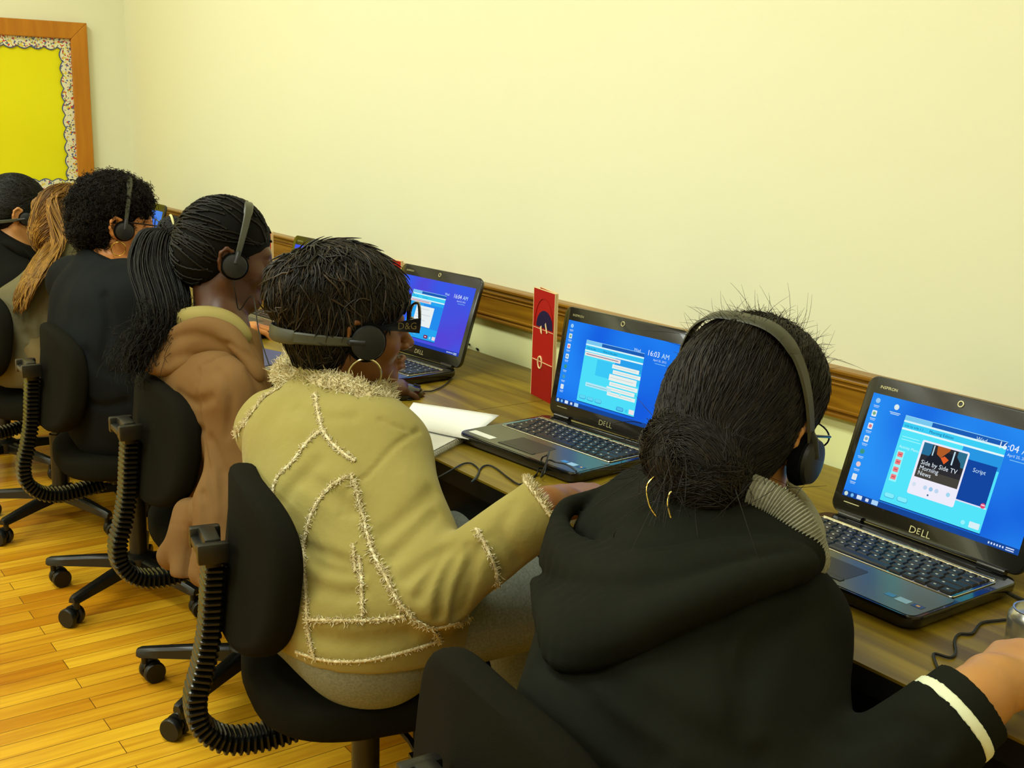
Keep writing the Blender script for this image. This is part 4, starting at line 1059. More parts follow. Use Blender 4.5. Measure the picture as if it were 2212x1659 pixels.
def body_mesh(J, H, m, person, hands, h=.0036, extra=()):
    L = torso(J, -.008) + [rc(J['ne'] - Vector((0, 0, .03)), H(0, -.018, -.055), .058 * H.s, .052 * H.s, k=.03)] + head_prims(H)
    L += [q for q in arms(J, 0, (.044, .037, .027))] + legs(J, -.008, (.08, .055, .038)) + feet(J, J['ff']) + list(hands) + list(extra)
    return sdf_obj('body', L, h, m, person)
def skin(name, rgb, rgb2, rough=.42):
    m = mat(name, rgb, rough, .4, bump=(420, .15, .0008), noise=(18, rgb2, .35, .7))
    b = m.node_tree.nodes['Principled BSDF']; b.inputs['Subsurface Weight'].default_value = 0.08; b.inputs['Subsurface Radius'].default_value = (.01, .004, .002)
    return m
M_eye = mat('eye_white', (200, 190, 160), .15, .5)
def shoes(J, person, m, h=.005):
    f = J['ff']
    for s in ('r', 'l'):
        a = J['an' + s]; c = Vector((a.x, a.y, 0))
        L = [rc(c - f * .045 + Vector((0, 0, .042)), c + f * .12 + Vector((0, 0, .030)), .040, .034, k=.02), rc(c + Vector((0, 0, .08)), c + Vector((0, 0, .04)), .046, .044, k=.02),
             halfspace(c + Vector((0, 0, .004)), (0, 0, -1), rad=9)]
        sdf_obj('shoe', L, h, m, person)

# headset: band round the head in the direction bd (head frame y,z), cups over the ears
M_hband = mat('headset_band', (62, 62, 46), .42, .4); M_hcup = mat('headset_cup', (24, 25, 24), .45, .4); M_foam = mat('ear_foam', (12, 12, 11), .95, .05, bump=(300, .6, .002)); M_print = mat('headset_print', (200, 200, 180), .5, .3)
def headset(label, H, bd, rad, cup=.030, w=.009, th=.0022, lead=None, cy=-.002, cz=-.010, cx=.093, squeeze=1.0, n=40, rot=0.0, ex=.8):
    t = empty('headset', label, 'headset', H.C, 0, 'black headsets worn by the people'); T = Matrix.Translation(-H.C)
    b2 = Vector((0, bd[0], bd[1])).normalized(); m = MB(); rings = []
    def HP(x, y, z): return H(x, y, z)
    pts = []
    for i in range(n + 1):
        a = pi * i / n; e = abs(cos(a)) ** 2
        ca, sa = cos(a), sin(a); rx = cx * math.copysign(abs(ca) ** ex, ca); rr_ = rad * abs(sa) ** .8
        o = Vector((rx, cy + b2.y * rr_, cz + b2.z * rr_)); pts.append(o)
    side = Vector((1, 0, 0)).cross(b2)      # width direction of the band
    vs = []
    for i, o in enumerate(pts):
        tng = (pts[min(i + 1, n)] - pts[max(i - 1, 0)]).normalized(); out = tng.cross(side).normalized()
        if out.dot(o - Vector((0, cy, cz))) < 0: out = -out
        ww = w * (0.62 + .38 * sin(pi * i / n)) * (1.18 if 0.28 < i / n < 0.72 else 1.0)
        for (p, q) in ((-1, 0), (-.7, 1), (.7, 1), (1, 0), (.7, -.6), (-.7, -.6)): vs.append(HP(*(o + side * p * ww + out * q * th)))
    fs = [(i * 6 + k, i * 6 + (k + 1) % 6, (i + 1) * 6 + (k + 1) % 6, (i + 1) * 6 + k) for i in range(n) for k in range(6)] + [tuple(range(6))[::-1], tuple(n * 6 + k for k in range(6))]
    m.add(vs, fs).xf(T).build('headband', M_hband, t, auto=True)
    for s in (1, -1):
        ax = H.r * s; c = H(s * (cx - .002), cy, cz)
        cu = MB().lathe([(cup * .55, -.004), (cup * .80, -.002), (cup * .86, .004), (cup * .80, .0085), (cup * .5, .011), (.0, .0115)], 28, 0, c, ax)
        if s > 0:
            d2 = (H.f * b2.y + H.u * b2.z)
            cu.tube([c + ax * .0075 + d2 * cup * .2, c + ax * .005 + d2 * cup * .9, HP(*pts[2])], [.0065, .006, .005], 10)
        co = cu.xf(T).build('ear_cup', M_hcup, t, auto=True)
        MB().lathe([(cup * .6, -.014), (cup * .95, -.013), (cup * 1.0, -.007), (cup * .93, -.001), (cup * .7, .0)], 28, 0, c, ax).xf(T).build('ear_cushion', M_foam, co, auto=True)
        if s > 0:
            g = MB(); e1 = (H.f * cos(rot) + H.u * sin(rot)); e2 = ax.cross(e1)
            for k in range(5):
                q = c + ax * .0100 + e1 * ((k - 2) * .0032) - e2 * cup * .35
                g.add([q - e1 * .0011 - e2 * .0013, q + e1 * .0011 - e2 * .0013, q + e1 * .0011 + e2 * .0013, q - e1 * .0011 + e2 * .0013], [(0, 1, 2, 3)])
            g.xf(T).build('printed_mark', M_print, co)
    if lead:
        MB().tube(catmull([H(cx + .004, cy, cz - cup)] + lead, 8), .0013, 6).xf(T).build('lead', M_cord, t, auto=True)
    return t
def hoop(person, H, c, r, m, rad=.0014, tilt=(0, 0), n=32, name='hoop_earring'):
    g = MB(); y, z = c[1], c[2]
    g.tube([H(c[0] + tilt[0] * sin(2 * pi * k / n), y + r * cos(2 * pi * k / n), z + r * sin(2 * pi * k / n)) for k in range(n)], rad, 8, closed=True)
    return g.build(name, m, person, auto=True)
def hair_obj(name, person, prims, h, m, P=None, W=None, extra=(), label=None, smooth_it=1):
    V, Q = sdf_geo(prims, h)
    geo = [(V, Q)]
    if P is not None: geo.append(strand_geo(P, W))
    geo += list(extra)
    Vv, Qq = join_geo(*geo)
    return mk_np(name, Vv, Qq, m, person, True, None, label)

from mathutils.bvhtree import BVHTree
def bvh(V, Q): return BVHTree.FromPolygons([tuple(v) for v in V], [tuple(q) for q in Q])
def on_surf(bv, pxs, n=6, inset=0.0):
    """points of a seam or fold, laid on the garment"""
    out = []
    for p in catmull([(x, y, 0) for x, y in pxs], n):
        d = (at(p.x, p.y, 1.0) - CAM_LOC).normalized(); h = bv.ray_cast(CAM_LOC, d)
        if h[0] is not None and (not out or (h[0] - out[-1]).length < .12): out.append(h[0] - h[1] * inset)
    return out
def folds(bv, spec):
    L = []
    for pxs, w, a in spec:
        p = on_surf(bv, pxs, 3)
        if len(p) > 1: L.append(groove(p, w * .85, a * 1.45))
    return L

def mk_hair(name, cap, strands, m, mcap, person):
    """scalp-hugging mass plus combed strands, one mesh"""
    V, Q = cap; n = 0; Vs = [V]; Qs = [Q]; n = len(V)
    for v, q in strands: Vs.append(v); Qs.append(q + n); n += len(v)
    fm = np.concatenate([np.zeros(len(Q), int), np.ones(sum(len(q) for _, q in strands), int)])
    return mk_np(name, np.concatenate(Vs), np.concatenate(Qs), [mcap, m], person, True, fm)
def sheet(U, L, rows=6, bulge=.02, r=.012, k=.008, n=4, bv=None, off=.01):
    """a band of folded cloth between an upper and a lower edge"""
    def pt(p):
        q = at(*p)
        if bv is not None:
            d = (q - CAM_LOC).normalized(); h = bv.ray_cast(CAM_LOC, d)
            if h[0] is not None and abs((h[0] - q).length) < .16: return h[0] - d * off
        return q
    U = catmull([pt(p) for p in U], n); L = catmull([pt(p) for p in L], n); m = min(len(U), len(L)); out = []
    U = [U[int(i * (len(U) - 1) / (m - 1))] for i in range(m)]; L = [L[int(i * (len(L) - 1) / (m - 1))] for i in range(m)]
    for j in range(rows + 1):
        v = j / rows; row = []
        for a, b in zip(U, L):
            p = a.lerp(b, v); row.append(p + (CAM_LOC - p).normalized() * bulge * sin(pi * v) ** .8)
        out += [rc(row[i], row[i + 1], r, k=k) for i in range(m - 1)]
    return out
# ------------------------------------------------------------------ person in the tan fleece-trimmed jacket
M_gold = mat('gold', (226, 190, 90), .2, .5, metal=1.0); M_silver = mat('silver_gold', (222, 210, 160), .2, .5, metal=1.0)
M_suede = mat('tan_suede', (158, 146, 82), .95, .05, bump=(70, .3, .004), noise=(7, (146, 132, 70), .3, .75), sheen=.1)
M_fleece = hair_mat('cream_fleece', (205, 188, 140), (250, 242, 205), .9, .1)
M_grey = mat('grey_trousers', (122, 126, 112), .9, .1, bump=(1200, .5, .0006), noise=(260, (142, 146, 132), .35, .65))
def tan_person():
    J = dict(pe=Vector((-1.60, -.895, .575)), wa=Vector((-1.67, -.90, .70)), ch=Vector((-1.765, -.870, .775)), ne=at(722, 868, 2.09),
             shr=at(838, 975, 1.94), shl=at(592, 925, 2.20), elr=at(938, 1272, 1.75), wrr=at(1185, 1095, 1.765))
    J['rad'] = (.118, .105, .104); J['wd'] = (.070, .055, .070)
    ff = Vector((.12, .99, 0)).normalized(); J['ff'] = ff
    J['ell'] = Vector((-2.02, -.80, .64)); J['wrl'] = Vector((-1.84, -.64, .63))
    pe = J['pe']
    J['hir'] = pe + Vector((.085, .02, -.01)); J['hil'] = pe + Vector((-.085, .02, -.01))
    J['knr'] = Vector((-1.49, -.52, .545)); J['knl'] = Vector((-1.72, -.50, .54))
    J['anr'] = Vector((J['knr'].x, -.50, .09)); J['anl'] = Vector((J['knl'].x, -.46, .09))
    f, u = facing(14, 2, -3); H = Frame(at(757, 706, 2.09), f, u, 1.0)
    t = empty('person', 'person in tan fleece-trimmed jacket and grey trousers, headset band round the back of the short dark hair', 'person', (pe.x, pe.y, 0), 0)
    t['label'] = 'person in a tan fleece-trimmed jacket and grey trousers, short dark hair, hoop earring'
    T0 = Vector((pe.x, pe.y, 0)); t.location = (0, 0, 0)
    sk = skin('brown_skin', (132, 82, 34), (118, 70, 28))
    hd = (at(1330, 1050, 1.99) - J['wrr']).normalized()
    W = J['wrr'] + hd * .045
    hands = hand_prims(W, hd + Vector((0, 0, .04)), (-.05, .12, 1), 1, (.22, .25, .28, .3), .07, 1.05, .4, .5)
    hands += hand_prims(J['wrl'], Vector((.6, .7, -.12)), (0, 0, 1), -1, (.35, .35, .4, .4), .1)
    hands.append(rc(J['wrr'], W, .031, .030, k=.015))
    body_mesh(J, H, sk, t, hands, .0034)
    # trousers
    L = [rc(pe - ff.cross(Vector((0, 0, 1))) * .085 + Vector((0, -.01, 0)), pe + ff.cross(Vector((0, 0, 1))) * .085 + Vector((0, -.01, 0)), .118, k=.04), rc(pe, J['wa'].lerp(pe, .45), .112, .095, k=.05), rc(pe + Vector((.085, -.035, -.015)), pe + Vector((-.095, -.03, -.02)), .124, .124, k=.05)] + legs(J, .008, (.098, .074, .060))
    L += [groove([atp(935, 1400, Y=-.80), atp(905, 1450, Y=-.82), atp(850, 1500, Y=-.86)], .012, .006), groove([atp(960, 1410, Y=-.78), atp(930, 1460, Y=-.80), atp(880, 1520, Y=-.86)], .010, .006),
          groove([atp(985, 1420, Y=-.76), atp(960, 1470, Y=-.78), atp(930, 1500, Y=-.80)], .010, .005), wobble(.004, 26, 3), halfspace(J['anr'] + Vector((0, 0, .02)), (0, 0, -1))]
    sdf_obj('trousers', L, .005, M_grey, t)
    shoes(J, t, mat('dark_shoe', (30, 26, 20), .5, .4))
    # jacket
    g = .012
    jl = torso(J, g, .05) + [rc(J['shr'], J['elr'], .060, .058, k=.035), rc(J['elr'], J['wrr'], .058, .050, k=.022), rc(J['shl'], J['ell'], .066, .058, k=.04), rc(J['ell'], J['wrl'], .056, .048, k=.02)]
    jl.append(rc(J['wa'] + Vector((0, -.02, -.02)), J['pe'] + Vector((0, 0, .01)), .124, .138, k=.05))
    la_ = (J['shr'] - J['shl']).normalized(); la_.z = 0; jl.append(rc(pe + Vector((-.075, -.01, .045)), pe + Vector((.075, -.005, .045)), .136, k=.05)); jl.append(rc(pe + Vector((.085, -.03, .0)), pe + Vector((-.085, -.02, .0)), .138, .132, k=.05))
    jl.append(rc(J['ne'] - Vector((0, 0, .01)), H(0, -.030, -.085), .070, .062, k=.02))
    # collar opening, hem, cuffs
    jl.append(halfspace(J['ne'] + Vector((0, .0, .048)), Vector((.12, .45, .9)), rad=.16))
    hem = at(790, 1415, 1.80); jl.append(halfspace(hem, Vector((.05, -.02, -1)), rad=.35))
    fa = (J['wrr'] - J['elr']).normalized(); jl.append(halfspace(J['wrr'] - fa * .004, fa, rad=.10))
    fl = (J['wrl'] - J['ell']).normalized(); jl.append(halfspace(J['wrl'] - fl * .01, fl, rad=.10))
    jl.append(rc(J['wrr'] - fa * .03, J['wrr'] + fa * .06, .038, op='s', k=.004))
    # creases at the elbow, waist and shoulder
    jl.append(wobble(.006, 20, 11))
    V, Q = sdf_geo(jl, .009); bv0 = bvh(V, Q)
    jl += folds(bv0, [([(1035, 1185), (1000, 1260), (985, 1330)], .010, .008), ([(985, 1195), (960, 1260), (950, 1330)], .009, .009), ([(958, 1190), (925, 1250), (905, 1290)], .010, .008), ([(1010, 1180), (1022, 1240), (1000, 1320)], .008, .006),
        ([(975, 1180), (930, 1205), (880, 1245)], .012, .007), ([(935, 1060), (880, 1110), (830, 1150)], .014, .006), ([(940, 1110), (890, 1160), (850, 1200)], .014, .005), ([(1060, 1160), (1075, 1190), (1090, 1240)], .010, .004),
        ([(660, 1030), (720, 1070), (760, 1100)], .014, .009), ([(600, 1150), (680, 1190), (770, 1220)], .010, .008), ([(640, 1180), (700, 1225), (780, 1240)], .008, .010), ([(680, 1000), (640, 1040), (610, 1080)], .016, .006),
        ([(660, 1370), (760, 1390), (880, 1375)], .016, .006), ([(670, 1265), (730, 1285), (780, 1280)], .012, .006), ([(640, 880), (700, 900), (760, 900)], .014, .004), ([(905, 930), (852, 962), (795, 1025), (752, 1055), (738, 1110)], .0045, .006), ([(822, 905), (850, 918), (880, 930)], .004, .005),
        ([(1105, 1090), (1085, 1150), (1120, 1210)], .014, .004)])
    jl.append(wobble(.002, 60, 12))
    V, Q = sdf_geo(jl, .0042)
    mk_np('jacket', V, Q, M_suede, t, True)
    f_j = sdf_fn(jl)
    # fleece seams: follow the jacket's surface
    from mathutils.bvhtree import BVHTree
    bv = BVHTree.FromPolygons([tuple(v) for v in V], [tuple(q) for q in Q])
    rg = np.random.RandomState(5)
    def surf(x, y):
        d = (at(x, y, 1.0) - CAM_LOC).normalized(); h = bv.ray_cast(CAM_LOC, d)
        return h
    core = MB(); TU = []
    def seam(pxs, wdt=.005, dens=1.3, ln=.008):
        pts = catmull([(x, y, 0) for x, y in pxs], 10); prev = None
        for p in pts:
            h = surf(p.x, p.y)
            if h[0] is None: prev = None; continue
            if prev is not None and (h[0] - prev[0]).length < .08:
                L_ = (h[0] - prev[0]).length; n_ = max(1, int(L_ * 1500 * dens))
                tg = (h[0] - prev[0]).normalized(); sd = h[1].cross(tg)
                for _ in range(n_):
                    c = prev[0].lerp(h[0], rg.rand()) + sd * rg.normal() * wdt * .42 + h[1] * .001
                    dr = (h[1] * rg.uniform(.0, .6) + sd * rg.normal() * .8 + tg * rg.normal() * .6).normalized()
                    k_ = dr.cross(h[1]) * rg.normal() * .35
                    l_ = ln * rg.uniform(.4, 1.0)
                    TU.append([c, c + dr * l_ * .4, c + (dr + k_ * .6).normalized() * l_ * .75, c + (dr + k_ * 1.3).normalized() * l_])
                core.tube([prev[0] + prev[1] * .0005, h[0] + h[1] * .0005], .0026, 6)
            prev = h
    seam([(680, 850), (686, 885), (694, 925)]); seam([(694, 925), (715, 955), (745, 982), (768, 997)], .006)
    seam([(694, 928), (664, 955), (630, 1000), (600, 1030), (590, 1060), (594, 1085)]); seam([(750, 1030), (715, 1050), (680, 1095), (664, 1140), (656, 1190), (658, 1240), (662, 1300), (664, 1345), (672, 1395), (680, 1425)], .0055)
    seam([(757, 1025), (770, 1060), (783, 1110), (792, 1150), (808, 1200), (835, 1250), (860, 1298), (900, 1340), (935, 1358)], .0065, 1.3, .012)
    seam([(664, 1338), (720, 1340), (785, 1340), (840, 1336), (875, 1330)], .006); seam([(776, 1200), (781, 1260), (783, 1330)], .005); seam([(762, 1175), (768, 1235)], .004)
    seam([(1028, 1142), (1052, 1185), (1070, 1230), (1076, 1278)], .006, 1.2); seam([(935, 1358), (1000, 1342), (1060, 1310), (1100, 1280), (1150, 1235), (1192, 1190)], .006, 1.2)
    seam([(606, 838), (570, 862), (540, 900), (508, 940), (486, 985), (476, 1030)], .007, 1.4, .013); seam([(940, 1365), (952, 1390)], .004)
    seam([(640, 1408), (700, 1426), (780, 1428), (860, 1412), (945, 1385)], .004, .8, .006)
    # cuff ring
    ca_ = fa.orthogonal().normalized(); cb_ = fa.cross(ca_)
    for k in range(900):
        a = rg.rand() * 2 * pi; o = ca_ * cos(a) + cb_ * sin(a); c = J['wrr'] - fa * .006 + o * .053 + fa * rg.normal() * .002
        dr = (o * rg.uniform(0, .9) + fa * rg.uniform(.1, 1) + ca_ * rg.normal() * .3).normalized(); l_ = rg.uniform(.006, .014)
        TU.append([c, c + dr * l_ * .4, c + dr * l_ * .75 + fa * .001, c + dr * l_])
    core.tube([J['wrr'] - fa * .006 + (ca_ * cos(2 * pi * k / 24) + cb_ * sin(2 * pi * k / 24)) * .0525 for k in range(24)], .004, 6, closed=True)
    P = np.array([[list(p) for p in s] for s in TU])
    Vs, Qs = strand_geo(P, np.array([.0008, .0008, .0006, .0002]))
    cv = np.array([list(v) for v in core.v]); cq = np.array([f_ for f_ in core.f if len(f_) == 4])
    Vc, Qc = join_geo((Vs, Qs), (cv, cq))
    mk_np('fleece_seams', Vc, Qc, M_fleece, t, True)
    # fleece collar: a thick shaggy roll round the neck
    ring = [at(624, 812, 2.19), at(645, 822, 2.11), at(690, 836, 2.04), at(738, 848, 2.00), at(784, 868, 1.975), at(810, 893, 1.97), at(818, 888, 2.03), at(812, 835, 2.12), at(770, 815, 2.2), at(700, 800, 2.26), at(640, 795, 2.26)]
    rp = catmull(ring, 5, True); cl = [rc(rp[i], rp[(i + 1) % len(rp)], .0235, k=.012) for i in range(len(rp))]
    Vb, Qb = sdf_geo(cl, .005); P0 = sample_surface(Vb, Qb, 9000, 3); fcl = sdf_fn(cl); nn = sdf_grad(fcl, P0)
    rd = rg.normal(size=P0.shape); dr = nn * .7 + rd * .55; dr /= np.linalg.norm(dr, axis=1, keepdims=True); cu = rg.normal(size=P0.shape) * .6
    ll = rg.uniform(.004, .0105, (len(P0), 1))
    PP = np.stack([P0 - nn * .002, P0 + dr * ll * .4, P0 + (dr + cu * .5) * ll * .75, P0 + (dr + cu) * ll], 1)
    Vs, Qs = strand_geo(PP, np.array([.0010, .0011, .0009, .0004]))
    Vc, Qc = join_geo((Vb, Qb), (Vs, Qs)); mk_np('fleece_collar', Vc, Qc, M_fleece, t, True)
    # hair
    mh = hair_mat('dark_brown_hair', (11, 9, 5), (62, 45, 20), .48, .35, .85); mcap = mat('hair_undertone', (12, 10, 6), .7, .1); 
    mh2 = mh
    cap = [H.ell(0, -.020, .046, .086, .106, .096, k=.02), H.ell(0, -.050, -.008, .073, .060, .074, k=.03), H.ell(0, -.014, .084, .073, .074, .058, k=.03), H.ell(0, -.080, .068, .078, .068, .058, k=.04),
           H.ell(0, .040, .066, .060, .050, .036, k=.03),
           H.ell(0, .125, -.040, .078, .056, .085, op='s', k=.012), H.ell(.088, .045, -.055, .038, .045, .050, op='s', k=.01), H.ell(-.088, .045, -.055, .038, .045, .050, op='s', k=.01),
           H.ell(.092, -.008, -.040, .022, .022, .036, op='s', k=.008), H.ell(-.092, -.008, -.040, .022, .022, .036, op='s', k=.008), H.ell(0, .03, -.135, .11, .09, .072, op='s', k=.01), wobble(.005, 60, 21)]
    fh = sdf_fn(cap); Vh, Qh = sdf_geo(cap, .004)
    crown = V3(H(-.02, -.095, .110)); B = H.B
    P0 = sample_surface(Vh, Qh, 9000, 4)
    def flow(p):
        q = p - crown; q = q / (np.linalg.norm(q, axis=1, keepdims=True) + .02)
        sw = np.cross(q, -np.array(list(H.f)) * .6 + np.array(list(H.u)))
        return q + .45 * sw + np.array(list(H.u)) * -.35
    P = comb(fh, P0, flow, 9, .0075, np.array([-.002, .001, .003, .005, .006, .007, .008, .009, .011]), .35, 8)
    W = np.array([.0011, .0013, .0013, .0013, .0012, .001, .0009, .0007, .0003])
    P1 = sample_surface(Vh, Qh, 1100, 6); PL = comb(fh, P1, flow, 8, .0085, np.array([-.004, .003, .007, .010, .012, .014, .016, .018]), .5, 19)
    Vl, Ql = strand_geo(PL, np.array([.0014, .0020, .0021, .0020, .0017, .0013, .0009, .0003]), 4)
    Vt, Qt = strand_geo(P, W); mk_hair('hair', (Vh, Qh), [(Vt, Qt), (Vl, Ql)], mh, mcap, t)
    # earring, eyes
    e0 = H(.094, -.004, -.078)
    hoop(t, H, (.093, .004, -.074), .030, M_silver, .0020, (.004, 0)); 
    H2 = Frame(H.C, H.f, H.u, H.s)
    headset('black headset worn low round the back of the short dark hair, above the fleece collar', H, (-1, .05), .150, .036, .0115, .0028, None, .008, -.016, .096)
    # large sunglasses-style frames with lettered temple
    gl = empty('eyeglasses', 'black thick-armed eyeglasses with silver lettering on the temple', 'glasses', H.C, 0, 'eyeglasses'); T = Matrix.Translation(-H.C)
    M_gl = mat('black_acetate', (14, 16, 22), .15, .6, coat=.5)
    for s in (1, -1):
        m = MB(); x0 = s * .083
        pr = [(-.012, .004, .002), (.03, .004, .0045), (.06, .006, .007), (.095, .008, .0125), (.105, .008, .0135)]
        vs = []
        for y, zc, hh in pr:
            for dx in (-.0016, .0016):
                for z_ in (zc - hh, zc + hh): vs.append(H(x0 + dx * (1 + y * 4), y, z_ + .004))
        fs = []
        for i in range(len(pr) - 1): a = i * 4; fs += [(a, a + 1, a + 5, a + 4), (a + 2, a + 6, a + 7, a + 3), (a + 1, a + 3, a + 7, a + 5), (a, a + 4, a + 6, a + 2)]
        fs += [(0, 2, 3, 1), (16, 17, 19, 18)]
        m.add(vs, fs)
        if s > 0:
            tv, tf = text_mesh('D&G', .016)
            m.add([H(x0 + .0027, .064 + vx * 1.05, .006 + vy * 1.1) for vx, vy in tv], tf, 1)
        m.xf(T).build('temple', [M_gl, M_silver], gl)
        rg_ = [H(s * (.036 + .031 * cos(a * pi / 14)), .110 + .006 * (1 - abs(cos(a * pi / 14))), .008 + .026 * sin(a * pi / 14)) for a in range(28)]
        fm = MB().tube([p + H.u * .014 for p in rg_], .0028, 8, closed=True); fm.xf(T).build('rim', M_gl, gl, auto=True)
    MB().tube([H(-.008, .115, .014), H(0, .117, .016), H(.008, .115, .014)], .0026, 8).xf(T).build('bridge', M_gl, gl, auto=True)
    # cord from the headset down over the jacket
    return t, J, H
TAN = tan_person()
# ------------------------------------------------------------------ person in the black hooded sweatshirt (nearest)
M_blk = mat('black_sweatshirt', (30, 31, 24), .95, .06, bump=(800, .4, .0008), noise=(9, (24, 25, 19), .3, .7))
M_knit = mat('grey_knit', (150, 148, 128), .95, .05, bump=(140, .9, .004))
M_whiteb = mat('white_band', (232, 236, 200), .8, .1)
def black_person():
    J = dict(pe=Vector((-.835, -.90, .575)), wa=Vector((-.850, -.905, .69)), ch=Vector((-.900, -.850, .755)), ne=at(1590, 1110, 1.48),
             shr=at(1695, 1345, 1.36), shl=at(1345, 1290, 1.53), elr=Vector((-.66, -.905, .655)), wrr=at(2112, 1508, 1.205))
    J['rad'] = (.118, .105, .100); J['wd'] = (.070, .055, .062)
    ff = Vector((-.05, 1, 0)).normalized(); J['ff'] = ff
    J['ell'] = Vector((-1.15, -.76, .70)); J['wrl'] = Vector((-1.08, -.60, .765))
    pe = J['pe']; J['hir'] = pe + Vector((.085, .02, -.01)); J['hil'] = pe + Vector((-.085, .02, -.01))
    J['knr'] = Vector((-.74, -.50, .55)); J['knl'] = Vector((-.98, -.50, .55)); J['anr'] = Vector((-.74, -.46, .09)); J['anl'] = Vector((-.98, -.44, .09))
    f, u = facing(-15, 16, 3); H = Frame(at(1606, 912, 1.47), f, u, .97)
    t = empty('person', 'nearest person, in a black hooded sweatshirt, dark hair tied in a low bun', 'person')
    sk = skin('light_brown_skin', (196, 140, 78), (182, 124, 64))
    hd = (at(2240, 1395, 1.30) - J['wrr']).normalized(); W = J['wrr'] + hd * .035
    hands = hand_prims(W, hd + Vector((0, 0, -.03)), (-.1, 0, 1), 1, (.3, .34, .38, .42), .08, 1.05) + hand_prims(J['wrl'], Vector((.2, .9, -.1)), (0, 0, 1), -1)
    hands.append(rc(J['wrr'] - hd * .02, W, .033, .033, k=.02))
    body_mesh(J, H, sk, t, hands, .0032)
    L = [rc(pe + Vector((-.08, 0, 0)), pe + Vector((.08, 0, 0)), .12, k=.04)] + legs(J, .008, (.098, .074, .060)) + [wobble(.004, 26, 3), halfspace(J['anr'] + Vector((0, 0, .02)), (0, 0, -1))]
    sdf_obj('trousers', L, .006, mat('dark_blue_jeans', (26, 30, 36), .9, .1), t)
    shoes(J, t, mat('black_shoe', (18, 17, 14), .5, .4))
    g = .014
    jl = torso(J, g, .06) + [rc(J['shr'], J['elr'], .066, .064, k=.04), rc(J['elr'], J['wrr'], .062, .050, k=.025), rc(J['shl'], J['ell'], .066, .060, k=.04), rc(J['ell'], J['wrl'], .056, .044, k=.02)]
    jl.append(rc(J['wa'] + Vector((0, -.02, 0)), J['pe'], .132, .135, k=.06))
    jl.append(rc(J['ch'] + Vector((0, -.0, .0)), J['ne'] + Vector((0, 0, -.03)), .09, .075, k=.05))
    fa = (J['wrr'] - J['elr']).normalized()
    jl += [halfspace(J['wrr'] - fa * .040, fa, rad=.11), rc(J['wrr'] - fa * .06, J['wrr'] + fa * .05, .043, op='s', k=.004)]
    jl.append(halfspace(J['ne'] + Vector((0, .02, .035)), Vector((0, .5, .85)), rad=.13)); jl.append(halfspace(pe + Vector((0, 0, -.06)), (0, 0, -1), rad=.3))
    V, Q = sdf_geo(jl, .009); bv0 = bvh(V, Q)
    jl += folds(bv0, [(p, w, a) for p, w, a, d in (([(1180, 1420), (1300, 1560), (1420, 1640)], .016, .009, 1.27), ([(1200, 1380), (1360, 1500), (1520, 1600), (1640, 1640)], .018, .009, 1.24), ([(1240, 1480), (1330, 1600), (1400, 1659)], .014, .007, 1.25),
                         ([(1560, 1290), (1570, 1420), (1585, 1500), (1600, 1620)], .008, .006, 1.22), ([(1640, 1380), (1610, 1470), (1612, 1560)], .014, .010, 1.20), ([(1700, 1330), (1650, 1400), (1625, 1450)], .018, .006, 1.20),
                         ([(1850, 1590), (1950, 1560), (2020, 1600)], .016, .006, 1.15))])
    jl.append(wobble(.005, 22, 31)); jl.append(wobble(.002, 55, 32))
    sdf_obj('sweatshirt', jl, .0045, M_blk, t)
    # cuff with the white band
    cf = [rc(J['wrr'] - fa * .052, J['wrr'] - fa * .004, .0475, .043, k=.002), halfspace(J['wrr'] - fa * .045, -fa, rad=.1), halfspace(J['wrr'] - fa * .006, fa, rad=.1), rc(J['wrr'] - fa * .09, J['wrr'] + fa * .05, .040, .038, op='s', k=.003)]
    cf[0] = rc(J['wrr'] - fa * .10, J['wrr'] + fa * .04, .052, .045, k=.002)
    sdf_obj('cuff', cf + [wobble(.001, 60, 5)], .003, M_blk, t)
    bn = [rc(J['wrr'] - fa * .10, J['wrr'] + fa * .04, .0545, .0475, k=.002), halfspace(J['wrr'] - fa * .042, -fa, rad=.1), halfspace(J['wrr'] - fa * .029, fa, rad=.1), rc(J['wrr'] - fa * .12, J['wrr'] + fa * .05, .046, .042, op='s', k=.002)]
    sdf_obj('cuff_band', bn, .0025, M_whiteb, t, 'white band at the cuff')
    # hood lying in heavy folds over the shoulders
    def ch_(pp, rs, k=.016, sq=None): 
        pts = catmull([at(*p) for p in pp], 4); n = len(pts)
        r = [rs[0] + (rs[1] - rs[0]) * sin(pi * i / (n - 1)) for i in range(n)]
        return [rc(pts[i], pts[i + 1], r[i], r[i + 1], k=k) for i in range(n - 1)]
    hl = sheet([(1162, 1262, 1.46), (1230, 1268, 1.37), (1350, 1275, 1.33), (1480, 1262, 1.31), (1600, 1235, 1.31), (1735, 1213, 1.35)], [(1180, 1345, 1.45), (1212, 1425, 1.38), (1330, 1405, 1.34), (1460, 1345, 1.33), (1600, 1280, 1.33), (1742, 1225, 1.35)], 7, .034, .012, bv=bv0, off=.004)
    hl += sheet([(1207, 1128, 1.50), (1240, 1172, 1.42), (1340, 1196, 1.38), (1450, 1186, 1.36), (1560, 1172, 1.355), (1690, 1180, 1.355), (1736, 1208, 1.37)], [(1182, 1215, 1.46), (1235, 1252, 1.40), (1350, 1272, 1.36), (1480, 1258, 1.345), (1600, 1228, 1.34), (1690, 1214, 1.345), (1738, 1216, 1.36)], 5, .018, .011, bv=bv0, off=.020)
    hl += sheet([(1330, 1068, 1.60), (1400, 1030, 1.59), (1480, 1050, 1.52), (1560, 1090, 1.47), (1650, 1132, 1.43), (1730, 1195, 1.39)], [(1268, 1150, 1.52), (1350, 1190, 1.43), (1460, 1188, 1.40), (1560, 1172, 1.39), (1650, 1175, 1.38), (1732, 1206, 1.38)], 7, .010, .014, .02, bv=bv0, off=-.004)
